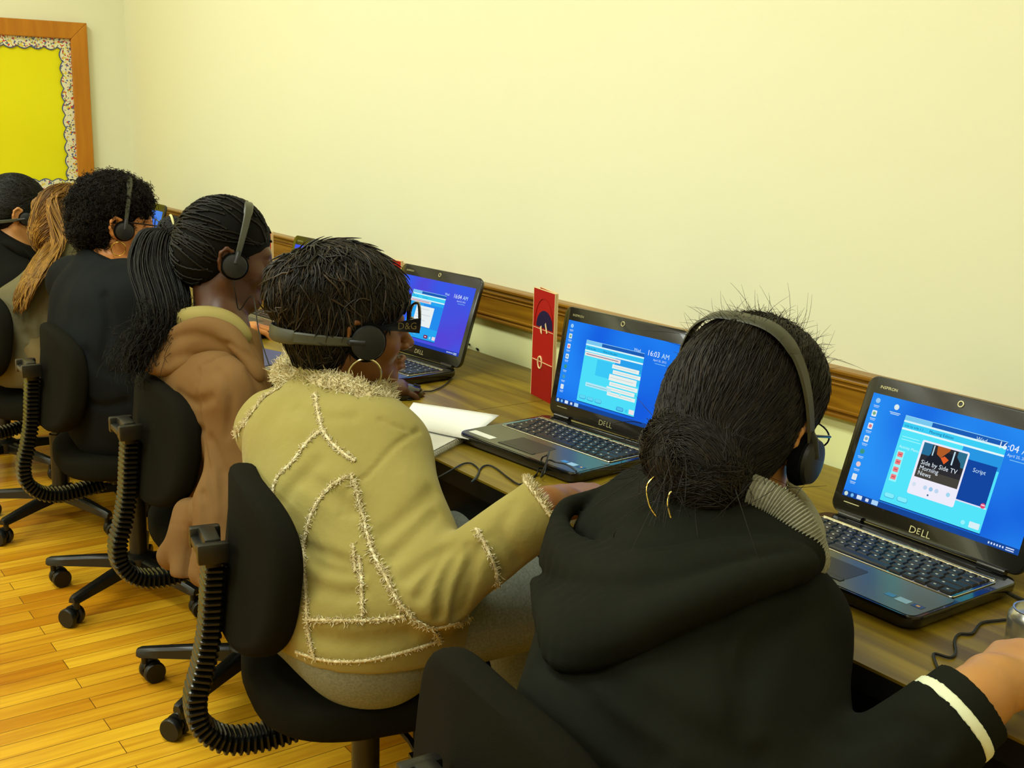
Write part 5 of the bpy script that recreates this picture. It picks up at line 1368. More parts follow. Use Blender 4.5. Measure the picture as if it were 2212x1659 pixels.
    hl += ch_([(1207, 1128, 1.50), (1224, 1096, 1.53), (1270, 1080, 1.57), (1330, 1064, 1.61)], (.011, .011), .008) + ch_([(1180, 1215, 1.47), (1200, 1150, 1.51), (1215, 1110, 1.55)], (.010, .011), .008)
    hl += [wobble(.002, 45, 41)]
    sdf_obj('hood', hl, .004, M_blk, t)
    # grey ribbed knit collar roll
    cp = catmull([at(*p) for p in ((1440, 1018, 1.55), (1500, 1040, 1.46), (1560, 1052, 1.40), (1620, 1066, 1.37), (1680, 1095, 1.355), (1722, 1140, 1.345), (1745, 1190, 1.345), (1748, 1215, 1.36))], 9)
    m = MB(); n = len(cp); sub = []
    for i in range(n - 1):
        for k in range(5): sub.append(cp[i].lerp(cp[i + 1], k / 5))
    ed = min(1, 1); N = len(sub); rs = [(.0225 + .0022 * sin(i * 1.35)) * (0.55 + .45 * min(1, i / 20, (N - 1 - i) / 16 + .4)) for i in range(N)]
    m.tube(sub, rs, 18); m.build('knit_collar', M_knit, t, auto=False, smooth=True)
    back = catmull([at(*p) for p in ((1440, 1018, 1.55), (1500, 1000, 1.62), (1600, 1010, 1.60), (1700, 1060, 1.54), (1755, 1140, 1.46), (1750, 1215, 1.37))], 8)
    MB().tube(back, .015, 14).build('knit_collar', M_knit, t, smooth=True)
    # hair drawn back into a low bun
    mh = hair_mat('brown_black_hair', (20, 15, 10), (44, 33, 20), .5, .3, .8); mcap = mat('hair_undertone_brown', (17, 13, 9), .7, .1)
    bun = H(.008, -.112, -.060)
    cap = [H.ell(0, -.016, .040, .085, .110, .102, k=.02), H.ell(0, -.060, -.015, .080, .068, .080, k=.04), H.ell(0, .035, .060, .078, .070, .068, k=.03), ell(bun, (.064, .050, .048), H.B, k=.02), ell(H(-.028, -.112, -.050), (.040, .036, .038), H.B, k=.015), ell(H(.040, -.116, -.080), (.038, .034, .034), H.B, k=.015),
           H.ell(0, .130, -.030, .080, .060, .090, op='s', k=.012), H.ell(.088, .052, -.060, .036, .046, .056, op='s', k=.01), H.ell(-.088, .052, -.060, .036, .046, .056, op='s', k=.01),
           H.ell(.094, .000, -.045, .022, .022, .034, op='s', k=.008), H.ell(0, .04, -.135, .11, .09, .070, op='s', k=.012), wobble(.003, 60, 51)]
    Vh, Qh = sdf_geo(cap, .004); fh = sdf_fn(cap); P0 = sample_surface(Vh, Qh, 12000, 14); bp = V3(bun); Bn = H.B
    def flow(p):
        q = bp - p; r = np.linalg.norm(q, axis=1, keepdims=True); q = q / (r + 1e-6)
        near = np.clip((.075 - r) / .03, 0, 1); sw = np.cross(q, Bn[1])
        return q * (1 - near) + near * (sw * .9 + .35 * np.sin(p * 60))
    P = comb(fh, P0, flow, 10, .0075, np.array([-.002, .001, .002, .003, .003, .003, .004, .004, .005, .006]), .10, 15)
    g1 = strand_geo(P, np.array([.0008, .001, .001, .001, .001, .001, .0009, .0008, .0006, .0003]))
    # flyaways on top and loose wisps at the bun
    rg = np.random.RandomState(9); top = V3(H(0, .005, .11)); 
    P1 = sample_surface(Vh, Qh, 1500, 16, lambda c: ((c - top) @ Bn[2] > -.02) * 1.0 + 0.02); nn = sdf_grad(fh, P1)
    dr = nn * .8 + rg.normal(size=P1.shape) * .45 - Bn[1] * .35; cu = rg.normal(size=P1.shape) * .5 - Bn[2] * .3; ll = rg.uniform(.008, .026, (len(P1), 1)) * (rg.rand(len(P1), 1) ** 2 + .3)
    PP = np.stack([P1 - nn * .003] + [P1 + dr * ll * s + cu * ll * s * s for s in (.25, .5, .75, 1.0)], 1); g2 = strand_geo(PP, np.array([.00030, .00028, .00026, .00022, .0001]))
    P2 = bp + rg.normal(size=(700, 3)) * .028; d2 = rg.normal(size=P2.shape) - Bn[1] * .8 - Bn[2] * .5; d2 /= np.linalg.norm(d2, axis=1, keepdims=True); c2 = rg.normal(size=P2.shape) * .7 - np.array([0, 0, .5]); l2 = rg.uniform(.015, .04, (700, 1))
    PP2 = np.stack([P2 + d2 * l2 * s + c2 * l2 * s * s for s in (0, .25, .5, .75, 1.0)], 1); g3 = strand_geo(PP2, np.array([.0005, .0005, .00045, .0004, .0002]))
    mk_hair('hair', (Vh, Qh), [g1, g2, g3], mh, mcap, t)
    for (a, b_, c) in ((-.02, -.150, -.100), (.012, -.150, -.105)):
        MB().tube(catmull([H(a, b_ + .01, c + .02), H(a - .006, b_ - .006, c), H(a + .004, b_ - .008, c - .022), H(a + .016, b_ - .004, c - .034)], 5), .0012, 6).build('hairpin', M_gold, t, auto=True)
    m = MB()
    for k in range(9): m.lathe([(.0005, -.0022), (.0022, 0), (.0005, .0022)], 8, 0, H(.086 - .0008 * k, -.004 - .001 * k, -.052 - .0050 * k))
    m.build('drop_earring', M_silver, t, auto=True)
    hs = headset('black headset over the top of the dark hair with the low bun', H, (-.52, 1), .175, .034, .0120, .0028, None, .006, -.026, .100, ex=.66)
    gl = empty('eyeglasses', 'thin dark eyeglasses of the nearest person, seen past the hair', 'glasses', H.C); T = Matrix.Translation(-H.C)
    M_gl = mat('dark_metal_frame', (24, 30, 60), .2, .6, metal=.4)
    for s in (1, -1):
        MB().tube([H(s * .080, 0, .004), H(s * .079, .06, .006), H(s * .074, .112, .008)], .0019, 8).xf(T).build('temple', M_gl, gl, auto=True)
        rg_ = [H(s * (.038 + .033 * cos(a * pi / 14)), .118, .004 + .019 * sin(a * pi / 14)) for a in range(28)]
        MB().tube(rg_, .0012, 8, closed=True).xf(T).build('rim', M_gl, gl, auto=True)
    MB().tube([H(-.006, .119, .006), H(0, .121, .008), H(.006, .119, .006)], .0012, 8).xf(T).build('bridge', M_gl, gl, auto=True)
    return t, J, H
black_person()
# ------------------------------------------------------------------ person with braids in the brown hooded jacket
def mouse(label, loc, rz):
    t = empty('computer_mouse', label, 'mouse', loc, rz)
    L = [ell((0, 0, .010), (.029, .052, .022), k=.01), halfspace((0, 0, .001), (0, 0, -1))]
    sdf_obj('mouse_body', L, .0025, M_lapblk, t); MB().tube([(-.0, .03, .0285), (0, .045, .0215)], .004, 8).build('scroll_wheel', M_rub, t); return t
def generic_legs(J, y=-.47):
    pe = J['pe']; J['hir'] = pe + Vector((.085, .02, -.01)); J['hil'] = pe + Vector((-.085, .02, -.01))
    J['knr'] = Vector((pe.x + .13, -.50, .55)); J['knl'] = Vector((pe.x - .12, -.50, .55)); J['anr'] = Vector((pe.x + .14, y, .09)); J['anl'] = Vector((pe.x - .12, y + .02, .09))
M_brownh = mat('brown_hoodie', (124, 93, 56), .95, .06, bump=(500, .3, .0008), noise=(8, (112, 84, 50), .3, .75))
M_hoodin = mat('hoodie_lining', (150, 136, 80), .95, .05)
def braids_person():
    J = dict(pe=Vector((-2.375, -.80, .575)), wa=Vector((-2.395, -.845, .70)), ch=Vector((-2.41, -.850, .79)), ne=at(478, 712, 2.50),
             shr=at(515, 850, 2.37), shl=at(395, 800, 2.62), elr=at(560, 1015, 2.36), wrr=Vector((-2.235, -.555, .765)))
    J['rad'] = (.110, .092, .082); J['wd'] = (.065, .055, .060)
    J['ell'] = Vector((-2.64, -.82, .66)); J['wrl'] = Vector((-2.48, -.66, .63)); ff = Vector((0, 1, 0)); J['ff'] = ff; generic_legs(J)
    f, u = facing(18, 10, -4); H = Frame(at(492, 553, 2.52), f, u, .97)
    t = empty('person', 'person with braids in a high ponytail, brown hooded jacket, headset over the head', 'person')
    sk = skin('dark_brown_skin', (84, 50, 26), (74, 42, 22))
    hd = Vector((.10, 1, -.12)).normalized()
    hands = hand_prims(J['wrr'] + hd * .01, hd, (0, -.2, 1), -1, (.35, .4, .45, .5), .10, 1.0) + hand_prims(J['wrl'], Vector((-.1, .9, -.1)), (0, 0, 1), 1)
    body_mesh(J, H, sk, t, hands, .0038)
    mouse('black computer mouse under the hand right of the violet laptop', (J['wrr'].x + .015, J['wrr'].y + .095, TOPZ), R(-6))
    L = [rc(J['pe'] + Vector((-.07, 0, 0)), J['pe'] + Vector((.07, 0, 0)), .115, k=.04)] + legs(J, .004, (.092, .07, .055)) + [wobble(.003, 26, 3), halfspace(J['anr'] + Vector((0, 0, .01)), (0, 0, -1))]
    sdf_obj('trousers', L, .007, mat('dark_trousers', (24, 26, 26), .9, .1), t); shoes(J, t, mat('black_flat_shoe', (15, 14, 12), .45, .4))
    m_s = mat('white_sock', (200, 200, 170), .9, .1); MB().lathe([(.036, 0), (.038, .03), (.034, .07)], 14, 0, J['anr'] + Vector((0, 0, -.045))).build('sock', m_s, t, auto=True)
    jl = torso(J, .012, .05) + [rc(J['shr'], J['elr'], .055, .052, k=.035), rc(J['elr'], J['wrr'], .050, .038, k=.02), rc(J['shl'], J['ell'], .060, .054, k=.035), rc(J['ell'], J['wrl'], .05, .04, k=.02)]
    jl.append(halfspace(J['ne'] + Vector((0, .02, .02)), Vector((0, .45, .9)), rad=.12))
    # long loose back hanging over the seat
    jl += [rc(at(505, 930, 2.40), at(490, 1085, 2.36), .050, .055, k=.05), rc(at(480, 1085, 2.34), at(442, 1235, 2.32), .045, .034, k=.04), rc(at(440, 1120, 2.38), at(372, 1200, 2.44), .040, .030, k=.04), rc(at(475, 1120, 2.31), at(468, 1290, 2.27), .040, .032, k=.03), rc(at(410, 1110, 2.42), at(398, 1235, 2.38), .036, .030, k=.03)]
    jl += [halfspace(at(420, 1262, 2.33), Vector((.1, -.1, -1)), rad=.35)]
    V, Q = sdf_geo(jl, .009); bv0 = bvh(V, Q)
    jl += folds(bv0, [([(430, 800), (428, 860), (440, 940), (448, 1000), (460, 1080), (452, 1180)], .006, .008), ([(440, 790), (500, 765), (550, 790), (585, 850)], .004, .005), ([(385, 850), (420, 870), (455, 860)], .012, .006),
        ([(380, 900), (420, 925), (440, 930)], .010, .008), ([(400, 940), (425, 990), (432, 1030)], .010, .007), ([(395, 1060), (400, 1130), (392, 1220)], .014, .014), ([(440, 1100), (446, 1180), (440, 1260)], .010, .010), ([(480, 1020), (478, 1120), (470, 1200)], .012, .006), ([(455, 950), (475, 1000), (490, 1040)], .012, .005), ([(438, 1065), (452, 1150), (430, 1250)], .008, .010), ([(415, 1080), (412, 1160), (404, 1240)], .007, .009), ([(460, 1085), (472, 1190), (462, 1270)], .007, .007), ([(345, 1128), (380, 1132), (398, 1136)], .0025, .004), ([(385, 1178), (420, 1195), (450, 1200)], .0025, .004), ([(470, 800), (500, 850), (490, 940)], .010, .004), ([(540, 800), (560, 860), (540, 940)], .010, .005)])
    jl += [wobble(.004, 26, 61), wobble(.0015, 60, 62)]
    sdf_obj('hooded_jacket', jl, .005, M_brownh, t)
    def ch_(pp, r0, r1, k=.014):
        pts = catmull([at(*p) for p in pp], 4); n = len(pts); r = [r0 + (r1 - r0) * sin(pi * i / (n - 1)) for i in range(n)]
        return [rc(pts[i], pts[i + 1], r[i], r[i + 1], k=k) for i in range(n - 1)]
    hl = ch_([(562, 815, 2.34), (526, 758, 2.35), (490, 720, 2.37), (440, 705, 2.40), (385, 720, 2.45), (345, 758, 2.48)], .010, .017) + ch_([(550, 788, 2.38), (505, 754, 2.39), (450, 742, 2.41), (390, 758, 2.45), (330, 785, 2.48)], .010, .020, .02)
    hl += ch_([(345, 758, 2.48), (322, 780, 2.50), (360, 795, 2.46), (420, 778, 2.42)], .009, .016) + [groove([at(*p) for p in ((360, 785, 2.43), (430, 745, 2.375), (500, 742, 2.345), (560, 785, 2.33))], .006, .005)]
    sdf_obj('hood', hl + [wobble(.002, 50, 5)], .0042, M_brownh, t)
    sdf_obj('hood_lining', ch_([(528, 728, 2.43), (495, 700, 2.43), (450, 688, 2.44), (400, 690, 2.47), (360, 705, 2.50)], .014, .022), .0045, M_hoodin, t)
    # braids: rows drawn back to the tie, then a long tail of braids
    mh = hair_mat('black_braided_hair', (10, 9, 6), (28, 25, 16), .55, .2, .85); mcap = mat('braid_undertone', (10, 9, 6), .7, .1); tie = at(372, 497, 2.56); Tp = V3(tie); B = H.B
    cap = [H.ell(0, -.014, .036, .082, .104, .096, k=.02), H.ell(0, -.055, -.010, .076, .066, .070, k=.03), ell(tie, (.026, .030, .028), k=.045), H.ell(0, .128, -.035, .080, .060, .095, op='s', k=.008), H.ell(.088, .050, -.055, .036, .046, .060, op='s', k=.008),
           H.ell(-.088, .050, -.055, .036, .046, .060, op='s', k=.008), H.ell(0, .04, -.130, .11, .10, .070, op='s', k=.01)]
    Vh, Qh = sdf_geo(cap, .0042); fh = sdf_fn(cap); rg = np.random.RandomState(4); geos = []
    P0 = sample_surface(Vh, Qh, 210, 41)
    P = comb(fh, P0, lambda p: Tp - p, 40, .0045, np.full(40, .0022), .02, 4)
    dd = np.linalg.norm(P - Tp, axis=2); wob = (np.sin(np.arange(40) * 2.4)[None, :, None]) * .0006
    P = np.where((dd < .02)[:, :, None], P[:, :, :], P + wob * B[2]); geos.append(strand_geo(P, np.tile(np.array([.0026, .0019]), 20), 5))
    # tail
    n, S = 420, 34; ang = rg.uniform(0, 2 * pi, n); rr_ = np.sqrt(rg.rand(n))
    path = catmull([tie, at(345, 500, 2.55), at(332, 560, 2.52), at(352, 640, 2.48), at(354, 700, 2.47), at(318, 745, 2.47), at(300, 800, 2.47)], 6); pa = np.array([list(p) for p in path]); u_ = np.linspace(0, 1, S) * (len(pa) - 1); i0 = np.minimum(u_.astype(int), len(pa) - 2); ctr = pa[i0] + (pa[i0 + 1] - pa[i0]) * (u_ - i0)[:, None]
    wd = np.interp(np.linspace(0, 1, S), [0, .12, .4, .62, .85, 1], [.012, .040, .056, .050, .040, .030])
    len_ = rg.uniform(.72, 1.0, n); PT = np.zeros((n, S, 3)); r3 = np.array(list(RIGHT)); f3 = np.array([-.45, .6, 0.])
    for i in range(n):
        q = np.linspace(0, len_[i], S); k = q * (S - 1); a0 = np.minimum(k.astype(int), S - 2); c = ctr[a0] + (ctr[a0 + 1] - ctr[a0]) * (k - a0)[:, None]; w_ = np.interp(q, np.linspace(0, 1, S), wd)
        PT[i] = c + (cos(ang[i]) * r3 + sin(ang[i]) * f3)[None] * (w_ * rr_[i])[:, None] + np.stack([np.sin(q * 9 + i) * .005, np.cos(q * 7 + i * 1.7) * .005, np.sin(q * 11 + i * 2.3) * .004], 1) * (q[:, None] + .15)
    geos.append(strand_geo(PT, np.tile(np.array([.0024, .0018]), S // 2), 4))
    PF = np.repeat(PT[rg.choice(n, 900)], 1, axis=0)[:, -12:, :] + rg.normal(size=(900, 1, 3)) * .008 + rg.normal(size=(900, 12, 3)) * .0035 + np.linspace(0, 1, 12)[None, :, None] * rg.normal(size=(900, 1, 3)) * .02
    geos.append(strand_geo(PF, .0006)); mk_hair('hair', (Vh, Qh), geos, mh, mcap, t)
    tm = MB(); c0 = Vector(tie) + (at(360, 497, 2.55) - Vector(tie)) * -.1; ax = (at(345, 500, 2.55) - Vector(tie)).normalized(); a1 = ax.orthogonal().normalized(); a2 = ax.cross(a1)
    tm.tube([c0 + (a1 * cos(2 * pi * k / 24) + a2 * sin(2 * pi * k / 24)) * .033 for k in range(24)], .0028, 7, closed=True); tm.build('hair_tie', mat('cream_elastic', (206, 200, 140), .7, .2), t, auto=True)
    headset('black headset over the braided hair with the high ponytail', H, (.12, 1), .143, .030, .009, .0026, [H(.095, .02, -.075), H(.080, .035, -.11), at(545, 640, 2.40), at(560, 720, 2.30), at(582, 790, 2.26)], .010, -.016, .095)
    # lashes
    MB().tube([H(.040, .094, .004), H(.044, .104, .006), H(.042, .112, .010)], .0011, 5).build('eyelashes', M_cord, t)
    return J, H
braids_person()

# ------------------------------------------------------------------ curly-haired person in the navy jacket
M_navyj = mat('navy_jacket', (22, 25, 26), .9, .1, bump=(300, .4, .001), noise=(7, (16, 18, 19), .3, .7))
def curly_person():
    J = dict(pe=Vector((-3.11, -.80, .585)), wa=Vector((-3.125, -.83, .70)), ch=Vector((-3.15, -.82, .82)), ne=at(235, 580, 3.2), shr=at(300, 665, 3.02), shl=at(160, 610, 3.40), elr=at(345, 800, 3.02), wrr=Vector((-3.04, -.565, .765)))
    J['rad'] = (.145, .135, .125); J['wd'] = (.085, .085, .080); J['ell'] = Vector((-3.42, -.82, .70)); J['wrl'] = Vector((-3.30, -.6, .77)); J['ff'] = Vector((0, 1, 0)); generic_legs(J)
    f, u = facing(10, 8, 0); H = Frame(at(250, 480, 3.2), f, u, 1.0)
    t = empty('person', 'person with short curly dark hair, navy jacket, gold hoop earring and glasses', 'person')
    sk = skin('light_skin', (214, 142, 76), (200, 128, 66))
    hd = Vector((.12, 1, -.06)).normalized(); hands = hand_prims(J['wrr'], hd, (-.1, -.1, 1), -1, (.3, .35, .4, .45), .09, 1.05) + hand_prims(J['wrl'], Vector((.1, .9, -.1)), (0, 0, 1), 1)
    body_mesh(J, H, sk, t, hands, .0042)
    W = J['wrr']; rp = W + hd * .108 + Vector((-.012, 0, .0)); a1 = hd.orthogonal().normalized(); a2 = hd.cross(a1)
    MB().tube([rp + (a1 * cos(2 * pi * k / 16) + a2 * sin(2 * pi * k / 16)) * .0098 for k in range(16)], .0013, 6, closed=True).build('ring', M_gold, t, auto=True)
    L = [rc(J['pe'] + Vector((-.08, 0, 0)), J['pe'] + Vector((.08, 0, 0)), .13, k=.04)] + legs(J, .01, (.1, .075, .06)) + [wobble(.003, 26, 3), halfspace(J['anr'] + Vector((0, 0, .01)), (0, 0, -1))]
    sdf_obj('trousers', L, .008, mat('black_trousers', (16, 17, 15), .9, .1), t); shoes(J, t, mat('dark_boot', (16, 18, 20), .45, .4))
    jl = torso(J, .014, .06) + [rc(J['shr'], J['elr'], .070, .064, k=.05), rc(J['elr'], J['wrr'], .060, .045, k=.02), rc(J['shl'], J['ell'], .070, .062, k=.05), rc(J['ell'], J['wrl'], .056, .044, k=.02), rc(J['pe'] + Vector((0, -.02, -.04)), J['wa'], .155, .145, k=.06),
          rc(J['pe'] + Vector((.06, -.05, -.08)), J['pe'] + Vector((.08, -.02, .0)), .09, .11, k=.06), halfspace(J['ne'] + Vector((0, .0, .035)), Vector((.1, .35, .9)), rad=.13)]
    V, Q = sdf_geo(jl, .012); bv0 = bvh(V, Q)
    jl += folds(bv0, [([(225, 640), (235, 700), (222, 780)], .014, .010), ([(180, 760), (220, 800), (270, 810)], .016, .008), ([(170, 860), (220, 880), (270, 870)], .014, .008), ([(175, 980), (210, 1020), (280, 1035)], .012, .008)]) + [wobble(.004, 24, 71)]
    sdf_obj('jacket', jl, .006, M_navyj, t)
    cl = catmull([at(205, 560, 3.22), at(240, 575, 3.12), at(275, 590, 3.06), at(298, 612, 3.05)], 5); MB().tube(cl, [.010] + [.014] * (len(cl) - 2) + [.010], 10).build('collar', M_navyj, t, smooth=True)
    mh = hair_mat('curly_dark_hair', (16, 12, 8), (40, 29, 15), .6, .2, .8); mcap = mat('curly_undertone', (13, 10, 7), .8, .05)
    cap = [H.ell(0, -.020, .042, .086, .104, .092, k=.02), H.ell(0, -.062, -.015, .080, .066, .074, k=.03), H.ell(0, .015, .068, .078, .076, .056, k=.03), H.ell(0, .130, -.035, .082, .058, .085, op='s', k=.01), H.ell(.092, .045, -.055, .038, .046, .056, op='s', k=.01), H.ell(-.092, .045, -.055, .038, .046, .056, op='s', k=.01), H.ell(.098, -.002, -.035, .024, .024, .040, op='s', k=.008), H.ell(0, .04, -.135, .11, .10, .070, op='s', k=.01), wobble(.010, 90, 6), wobble(.006, 190, 7)]
    Vh, Qh = sdf_geo(cap, .0045); fh = sdf_fn(cap); P0 = sample_surface(Vh, Qh, 2600, 8); nn = sdf_grad(fh, P0); rg = np.random.RandomState(2); S = 16; s_ = np.linspace(0, 1, S)
    a = np.cross(nn, rg.normal(size=nn.shape)); a /= np.linalg.norm(a, axis=1, keepdims=True); b = np.cross(nn, a); dirn = nn * .7 + a * rg.normal(size=(len(nn), 1)) * .6 - np.array([0, 0, .15]); ln_ = rg.uniform(.010, .026, (len(nn), 1)); ph = rg.uniform(0, 6.28, (len(nn), 1)); tw = rg.uniform(9, 15, (len(nn), 1)); cr = rg.uniform(.0025, .0055, (len(nn), 1))
    th = ph + tw * s_[None]; PP = P0[:, None] + dirn[:, None] * (ln_ * s_[None])[..., None] + a[:, None] * (cr * np.cos(th))[..., None] + b[:, None] * (cr * np.sin(th))[..., None] - (nn * .003)[:, None]
    mk_hair('hair', (Vh, Qh), [strand_geo(PP, np.linspace(.0009, .0006, S))], mh, mcap, t)
    hoop(t, H, (.090, .002, -.064), .019, M_gold, .0016, (.003, 0))
    headset('black headset over the short curly hair', H, (.05, 1), .147, .028, .0075, .0024, None, .012, -.014, .100)
    gl = empty('eyeglasses', 'narrow dark eyeglasses of the curly-haired person', 'glasses', H.C); T = Matrix.Translation(-H.C); Mg = mat('brown_glasses_frame', (40, 26, 20), .25, .5)
    for s in (1, -1):
        MB().tube([H(s * .080, .02, .010), H(s * .079, .06, .010), H(s * .074, .110, .009)], .0022, 8).xf(T).build('temple', Mg, gl, auto=True)
        MB().tube([H(s * (.038 + x), .116, .004 + z_) for x, z_ in ((-.030, .012), (.032, .013), (.034, 0), (.028, -.013), (-.022, -.013), (-.030, 0))], .0015, 8, closed=True).xf(T).build('rim', Mg, gl, auto=True)
    MB().tube([H(-.009, .117, .010), H(0, .119, .012), H(.009, .117, .010)], .0015, 8).xf(T).build('bridge', Mg, gl, auto=True)
curly_person()

# ------------------------------------------------------------------ person with long light-brown hair in the grey hooded jacket
def long_person():
    J = dict(pe=Vector((-3.85, -.88, .575)), wa=Vector((-3.86, -.89, .68)), ch=Vector((-3.84, -.82, .77)), ne=at(140, 575, 3.74), shr=at(160, 660, 3.62), shl=at(105, 640, 3.90), elr=at(180, 740, 3.55), wrr=Vector((-3.70, -.60, .77)))
    J['rad'] = (.110, .088, .074); J['wd'] = (.06, .035, .035); J['ell'] = Vector((-4.10, -.85, .70)); J['wrl'] = Vector((-4.0, -.62, .77)); J['ff'] = Vector((0, 1, 0)); generic_legs(J)
    f, u = facing(-6, 18, 0); H = Frame(at(152, 486, 3.76), f, u, .94)
    t = empty('person', 'person with long wavy light brown hair and a grey hooded jacket', 'person'); sk = skin('fair_skin', (216, 156, 96), (204, 142, 84))
    hands = hand_prims(J['wrr'], Vector((0, 1, -.1)), (0, 0, 1), -1) + hand_prims(J['wrl'], Vector((.1, .9, -.1)), (0, 0, 1), 1)
    body_mesh(J, H, sk, t, hands, .0055)
    L = [rc(J['pe'] + Vector((-.07, 0, 0)), J['pe'] + Vector((.07, 0, 0)), .115, k=.04)] + legs(J, .006, (.092, .07, .055)) + [halfspace(J['anr'] + Vector((0, 0, .01)), (0, 0, -1))]
    sdf_obj('trousers', L, .008, mat('khaki_trousers', (120, 104, 66), .9, .1), t); shoes(J, t, mat('white_sneaker', (190, 188, 165), .6, .3), .006)
    Mg = mat('grey_hoodie', (112, 104, 74), .95, .06, bump=(300, .4, .001), noise=(10, (96, 90, 64), .3, .7))
    jl = torso(J, .014, .05) + [rc(J['shr'], J['elr'], .060, .054, k=.04), rc(J['elr'], J['wrr'], .052, .04, k=.02), rc(J['shl'], J['ell'], .060, .054, k=.04), rc(J['ell'], J['wrl'], .05, .04, k=.02), rc(J['pe'] + Vector((0, -.03, -.01)), J['wa'], .132, .118, k=.05), halfspace(J['pe'] + Vector((0, 0, -.085)), (0, 0, -1), rad=.3), halfspace(J['ne'] + Vector((0, .02, .03)), Vector((0, .4, .9)), rad=.12)]
    V, Q = sdf_geo(jl, .012); bv0 = bvh(V, Q)
    jl += folds(bv0, [([(60, 720), (75, 740), (90, 742)], .012, .010), ([(62, 755), (75, 770), (95, 768)], .012, .010), ([(50, 870), (70, 878), (92, 876)], .006, .006), ([(100, 640), (92, 700), (90, 740)], .012, .008)]) + [wobble(.004, 30, 81)]
    sdf_obj('hooded_jacket', jl, .0065, Mg, t)
    hd_ = catmull([at(150, 540, 3.66), at(138, 570, 3.62), at(115, 600, 3.66), at(96, 640, 3.72), at(92, 700, 3.74)], 4); sdf_obj('hood', [rc(hd_[i], hd_[i + 1], .024, k=.02) for i in range(len(hd_) - 1)] + [wobble(.003, 50, 8)], .006, Mg, t)
    mh = hair_mat('light_brown_hair', (92, 58, 16), (190, 138, 50), .42, .4, .6)
    cap = [H.ell(0, -.016, .040, .085, .108, .098, k=.02), H.ell(0, -.060, -.030, .080, .066, .090, k=.03), H.ell(0, .128, -.03, .08, .06, .09, op='s', k=.01)]
    Vh, Qh = sdf_geo(cap, .006); rg = np.random.RandomState(12); n, S = 3800, 22
    mcap = mat('light_brown_undertone', (96, 62, 20), .7, .1); path = catmull([H(0, -.03, .10), H(0, -.110, .06), at(118, 515, 3.66), at(90, 570, 3.57), at(60, 615, 3.54), at(42, 668, 3.54)], 6); pa = np.array([list(p) for p in path]); s_ = np.linspace(0, 1, S)
    k = s_ * (len(pa) - 1); i0 = np.minimum(k.astype(int), len(pa) - 2); ctr = pa[i0] + (pa[i0 + 1] - pa[i0]) * (k - i0)[:, None]; ang = rg.uniform(0, 2 * pi, n); rr_ = np.sqrt(rg.rand(n)); wd = np.interp(s_, [0, .25, .5, .8, 1], [.050, .082, .080, .072, .048]); rv = np.array(list(H.r)); fv = np.array([.1, .5, .6])
    ln_ = rg.uniform(.6, 1.0, (n, 1)); ph = rg.uniform(0, 6, (n, 1)) ; am = .006
    q = s_[None] * ln_; kk = q * (S - 1); a0 = np.minimum(kk.astype(int), S - 2); C_ = ctr[a0] + (ctr[a0 + 1] - ctr[a0]) * (kk - a0)[..., None]; w_ = np.interp(q, s_, wd)
    clump = np.round(ang * 5) / 5
    PT = C_ + (np.cos(ang)[:, None, None] * rv + np.sin(ang)[:, None, None] * fv * .55) * (w_ * rr_[:, None])[..., None] + np.stack([np.sin(q * 22 + clump[:, None] * 7) * am, np.cos(q * 18 + clump[:, None] * 5) * am, np.sin(q * 12 + clump[:, None] * 9) * am * .5], -1)
    fh = sdf_fn(cap); P0 = sample_surface(Vh, Qh, 3500, 77); PC = comb(fh, P0, lambda p: np.tile(np.array(list(-H.f * .5 - H.u)), (len(p), 1)) + .25 * np.sin(p * 40), 10, .012, np.linspace(-.002, .008, 10), .15, 4)
    mk_hair('hair', (Vh, Qh), [strand_geo(PT, np.linspace(.0013, .0007, S)), strand_geo(PC, .0012)], mh, mcap, t)
    headset('black headset mostly hidden behind the long light brown hair', H, (.25, 1), .132, .030, .010, .003, None, .008, -.016, .094)
long_person()

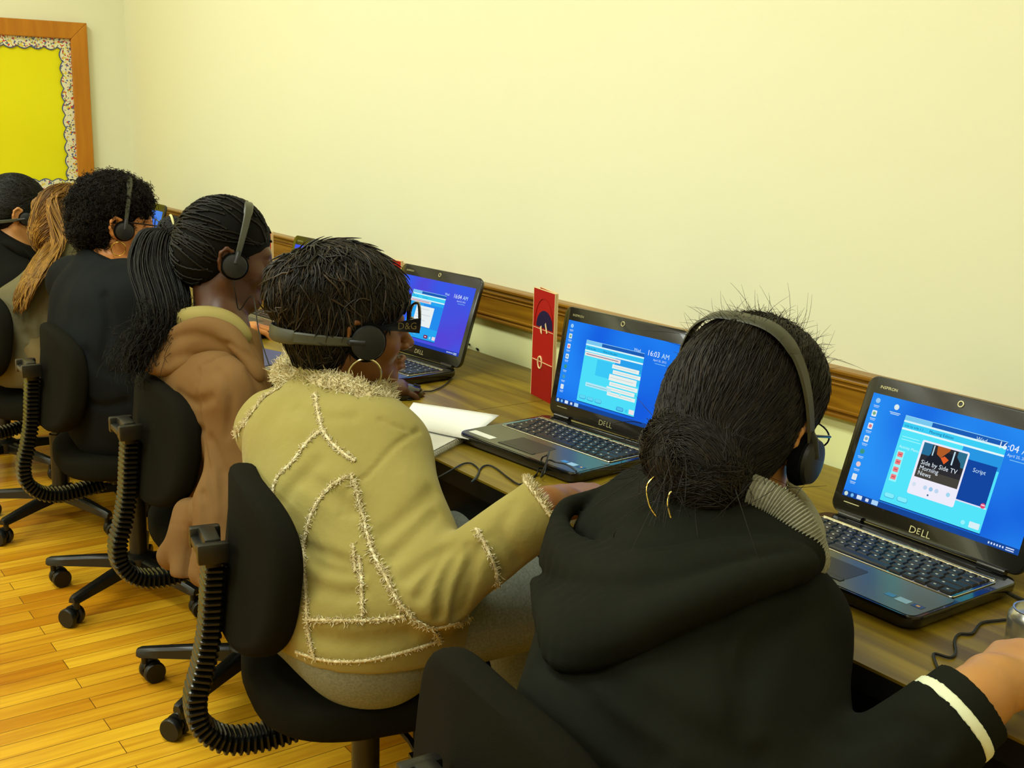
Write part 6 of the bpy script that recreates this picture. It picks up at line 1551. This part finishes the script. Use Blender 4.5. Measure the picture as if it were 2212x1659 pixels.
# ------------------------------------------------------------------ leftmost person in black
def left_person():
    J = dict(pe=Vector((-4.52, -.86, .585)), wa=Vector((-4.53, -.88, .70)), ch=Vector((-4.53, -.86, .82)), ne=at(22, 530, 4.12), shr=at(40, 620, 3.98), shl=at(-60, 590, 4.3), elr=at(50, 720, 3.96), wrr=Vector((-4.36, -.60, .77)))
    J['rad'] = (.118, .108, .112); J['wd'] = (.07, .065, .075); J['ell'] = Vector((-4.80, -.85, .70)); J['wrl'] = Vector((-4.66, -.62, .77)); J['ff'] = Vector((0, 1, 0)); generic_legs(J)
    f, u = facing(8, 12, 0); H = Frame(at(40, 458, 4.12), f, u, 1.0)
    t = empty('person', 'leftmost person, in a black jacket, dark hair pulled back, headset round the nape', 'person'); sk = skin('olive_skin', (200, 142, 84), (188, 128, 72))
    hands = hand_prims(J['wrr'], Vector((0, 1, -.1)), (0, 0, 1), -1) + hand_prims(J['wrl'], Vector((.1, .9, -.1)), (0, 0, 1), 1)
    body_mesh(J, H, sk, t, hands, .005)
    L = [rc(J['pe'] + Vector((-.07, 0, 0)), J['pe'] + Vector((.07, 0, 0)), .115, k=.04)] + legs(J, .006, (.092, .07, .055)) + [halfspace(J['anr'] + Vector((0, 0, .01)), (0, 0, -1))]
    Mk = mat('black_jacket', (18, 18, 14), .9, .08, bump=(300, .4, .001)); sdf_obj('trousers', L, .008, Mk, t); shoes(J, t, Mk, .006)
    jl = torso(J, .014, .05) + [rc(J['shr'], J['elr'], .062, .056, k=.04), rc(J['elr'], J['wrr'], .054, .04, k=.02), rc(J['shl'], J['ell'], .062, .056, k=.04), rc(J['ell'], J['wrl'], .05, .04, k=.02), rc(J['pe'], J['wa'], .132, .12, k=.05), halfspace(J['ne'] + Vector((.02, .02, .03)), Vector((.2, .5, .85)), rad=.13), wobble(.004, 28, 91)]
    sdf_obj('jacket', jl, .007, Mk, t)
    cl = catmull([at(5, 525, 4.05), at(25, 530, 4.02), at(45, 545, 4.02), at(58, 560, 4.04)], 4); MB().tube(cl, .016, 10).build('collar', Mk, t, smooth=True)
    mh = hair_mat('dark_hair_pulled_back', (16, 15, 9), (34, 32, 18), .5, .3, .8); mcap = mat('pulled_back_undertone', (14, 13, 8), .7, .1); bun = H(0, -.120, .055)
    cap = [H.ell(0, -.016, .040, .082, .104, .094, k=.02), H.ell(0, -.055, -.010, .076, .064, .070, k=.03), ell(bun, (.040, .038, .040), H.B, k=.02), H.ell(0, .125, -.035, .082, .062, .090, op='s', k=.01), H.ell(.088, .045, -.050, .036, .050, .050, op='s', k=.01), H.ell(-.088, .045, -.050, .036, .050, .050, op='s', k=.01), H.ell(.096, -.004, -.030, .024, .026, .040, op='s', k=.008), H.ell(0, .04, -.13, .11, .10, .07, op='s', k=.01)]
    Vh, Qh = sdf_geo(cap, .005); fh = sdf_fn(cap); P0 = sample_surface(Vh, Qh, 3000, 17); bp = V3(bun)
    P = comb(fh, P0, lambda p: bp - p, 8, .009, np.array([-.002, .001, .001, .002, .002, .002, .002, .002]), .08, 5)
    mk_hair('hair', (Vh, Qh), [strand_geo(P, .0011)], mh, mcap, t)
    headset('black headset with its band round the nape of the leftmost person', H, (-1, -.35), .135, .026, .0075, .0024, [H(.10, .03, -.05)], .020, -.012, .094)
left_person()
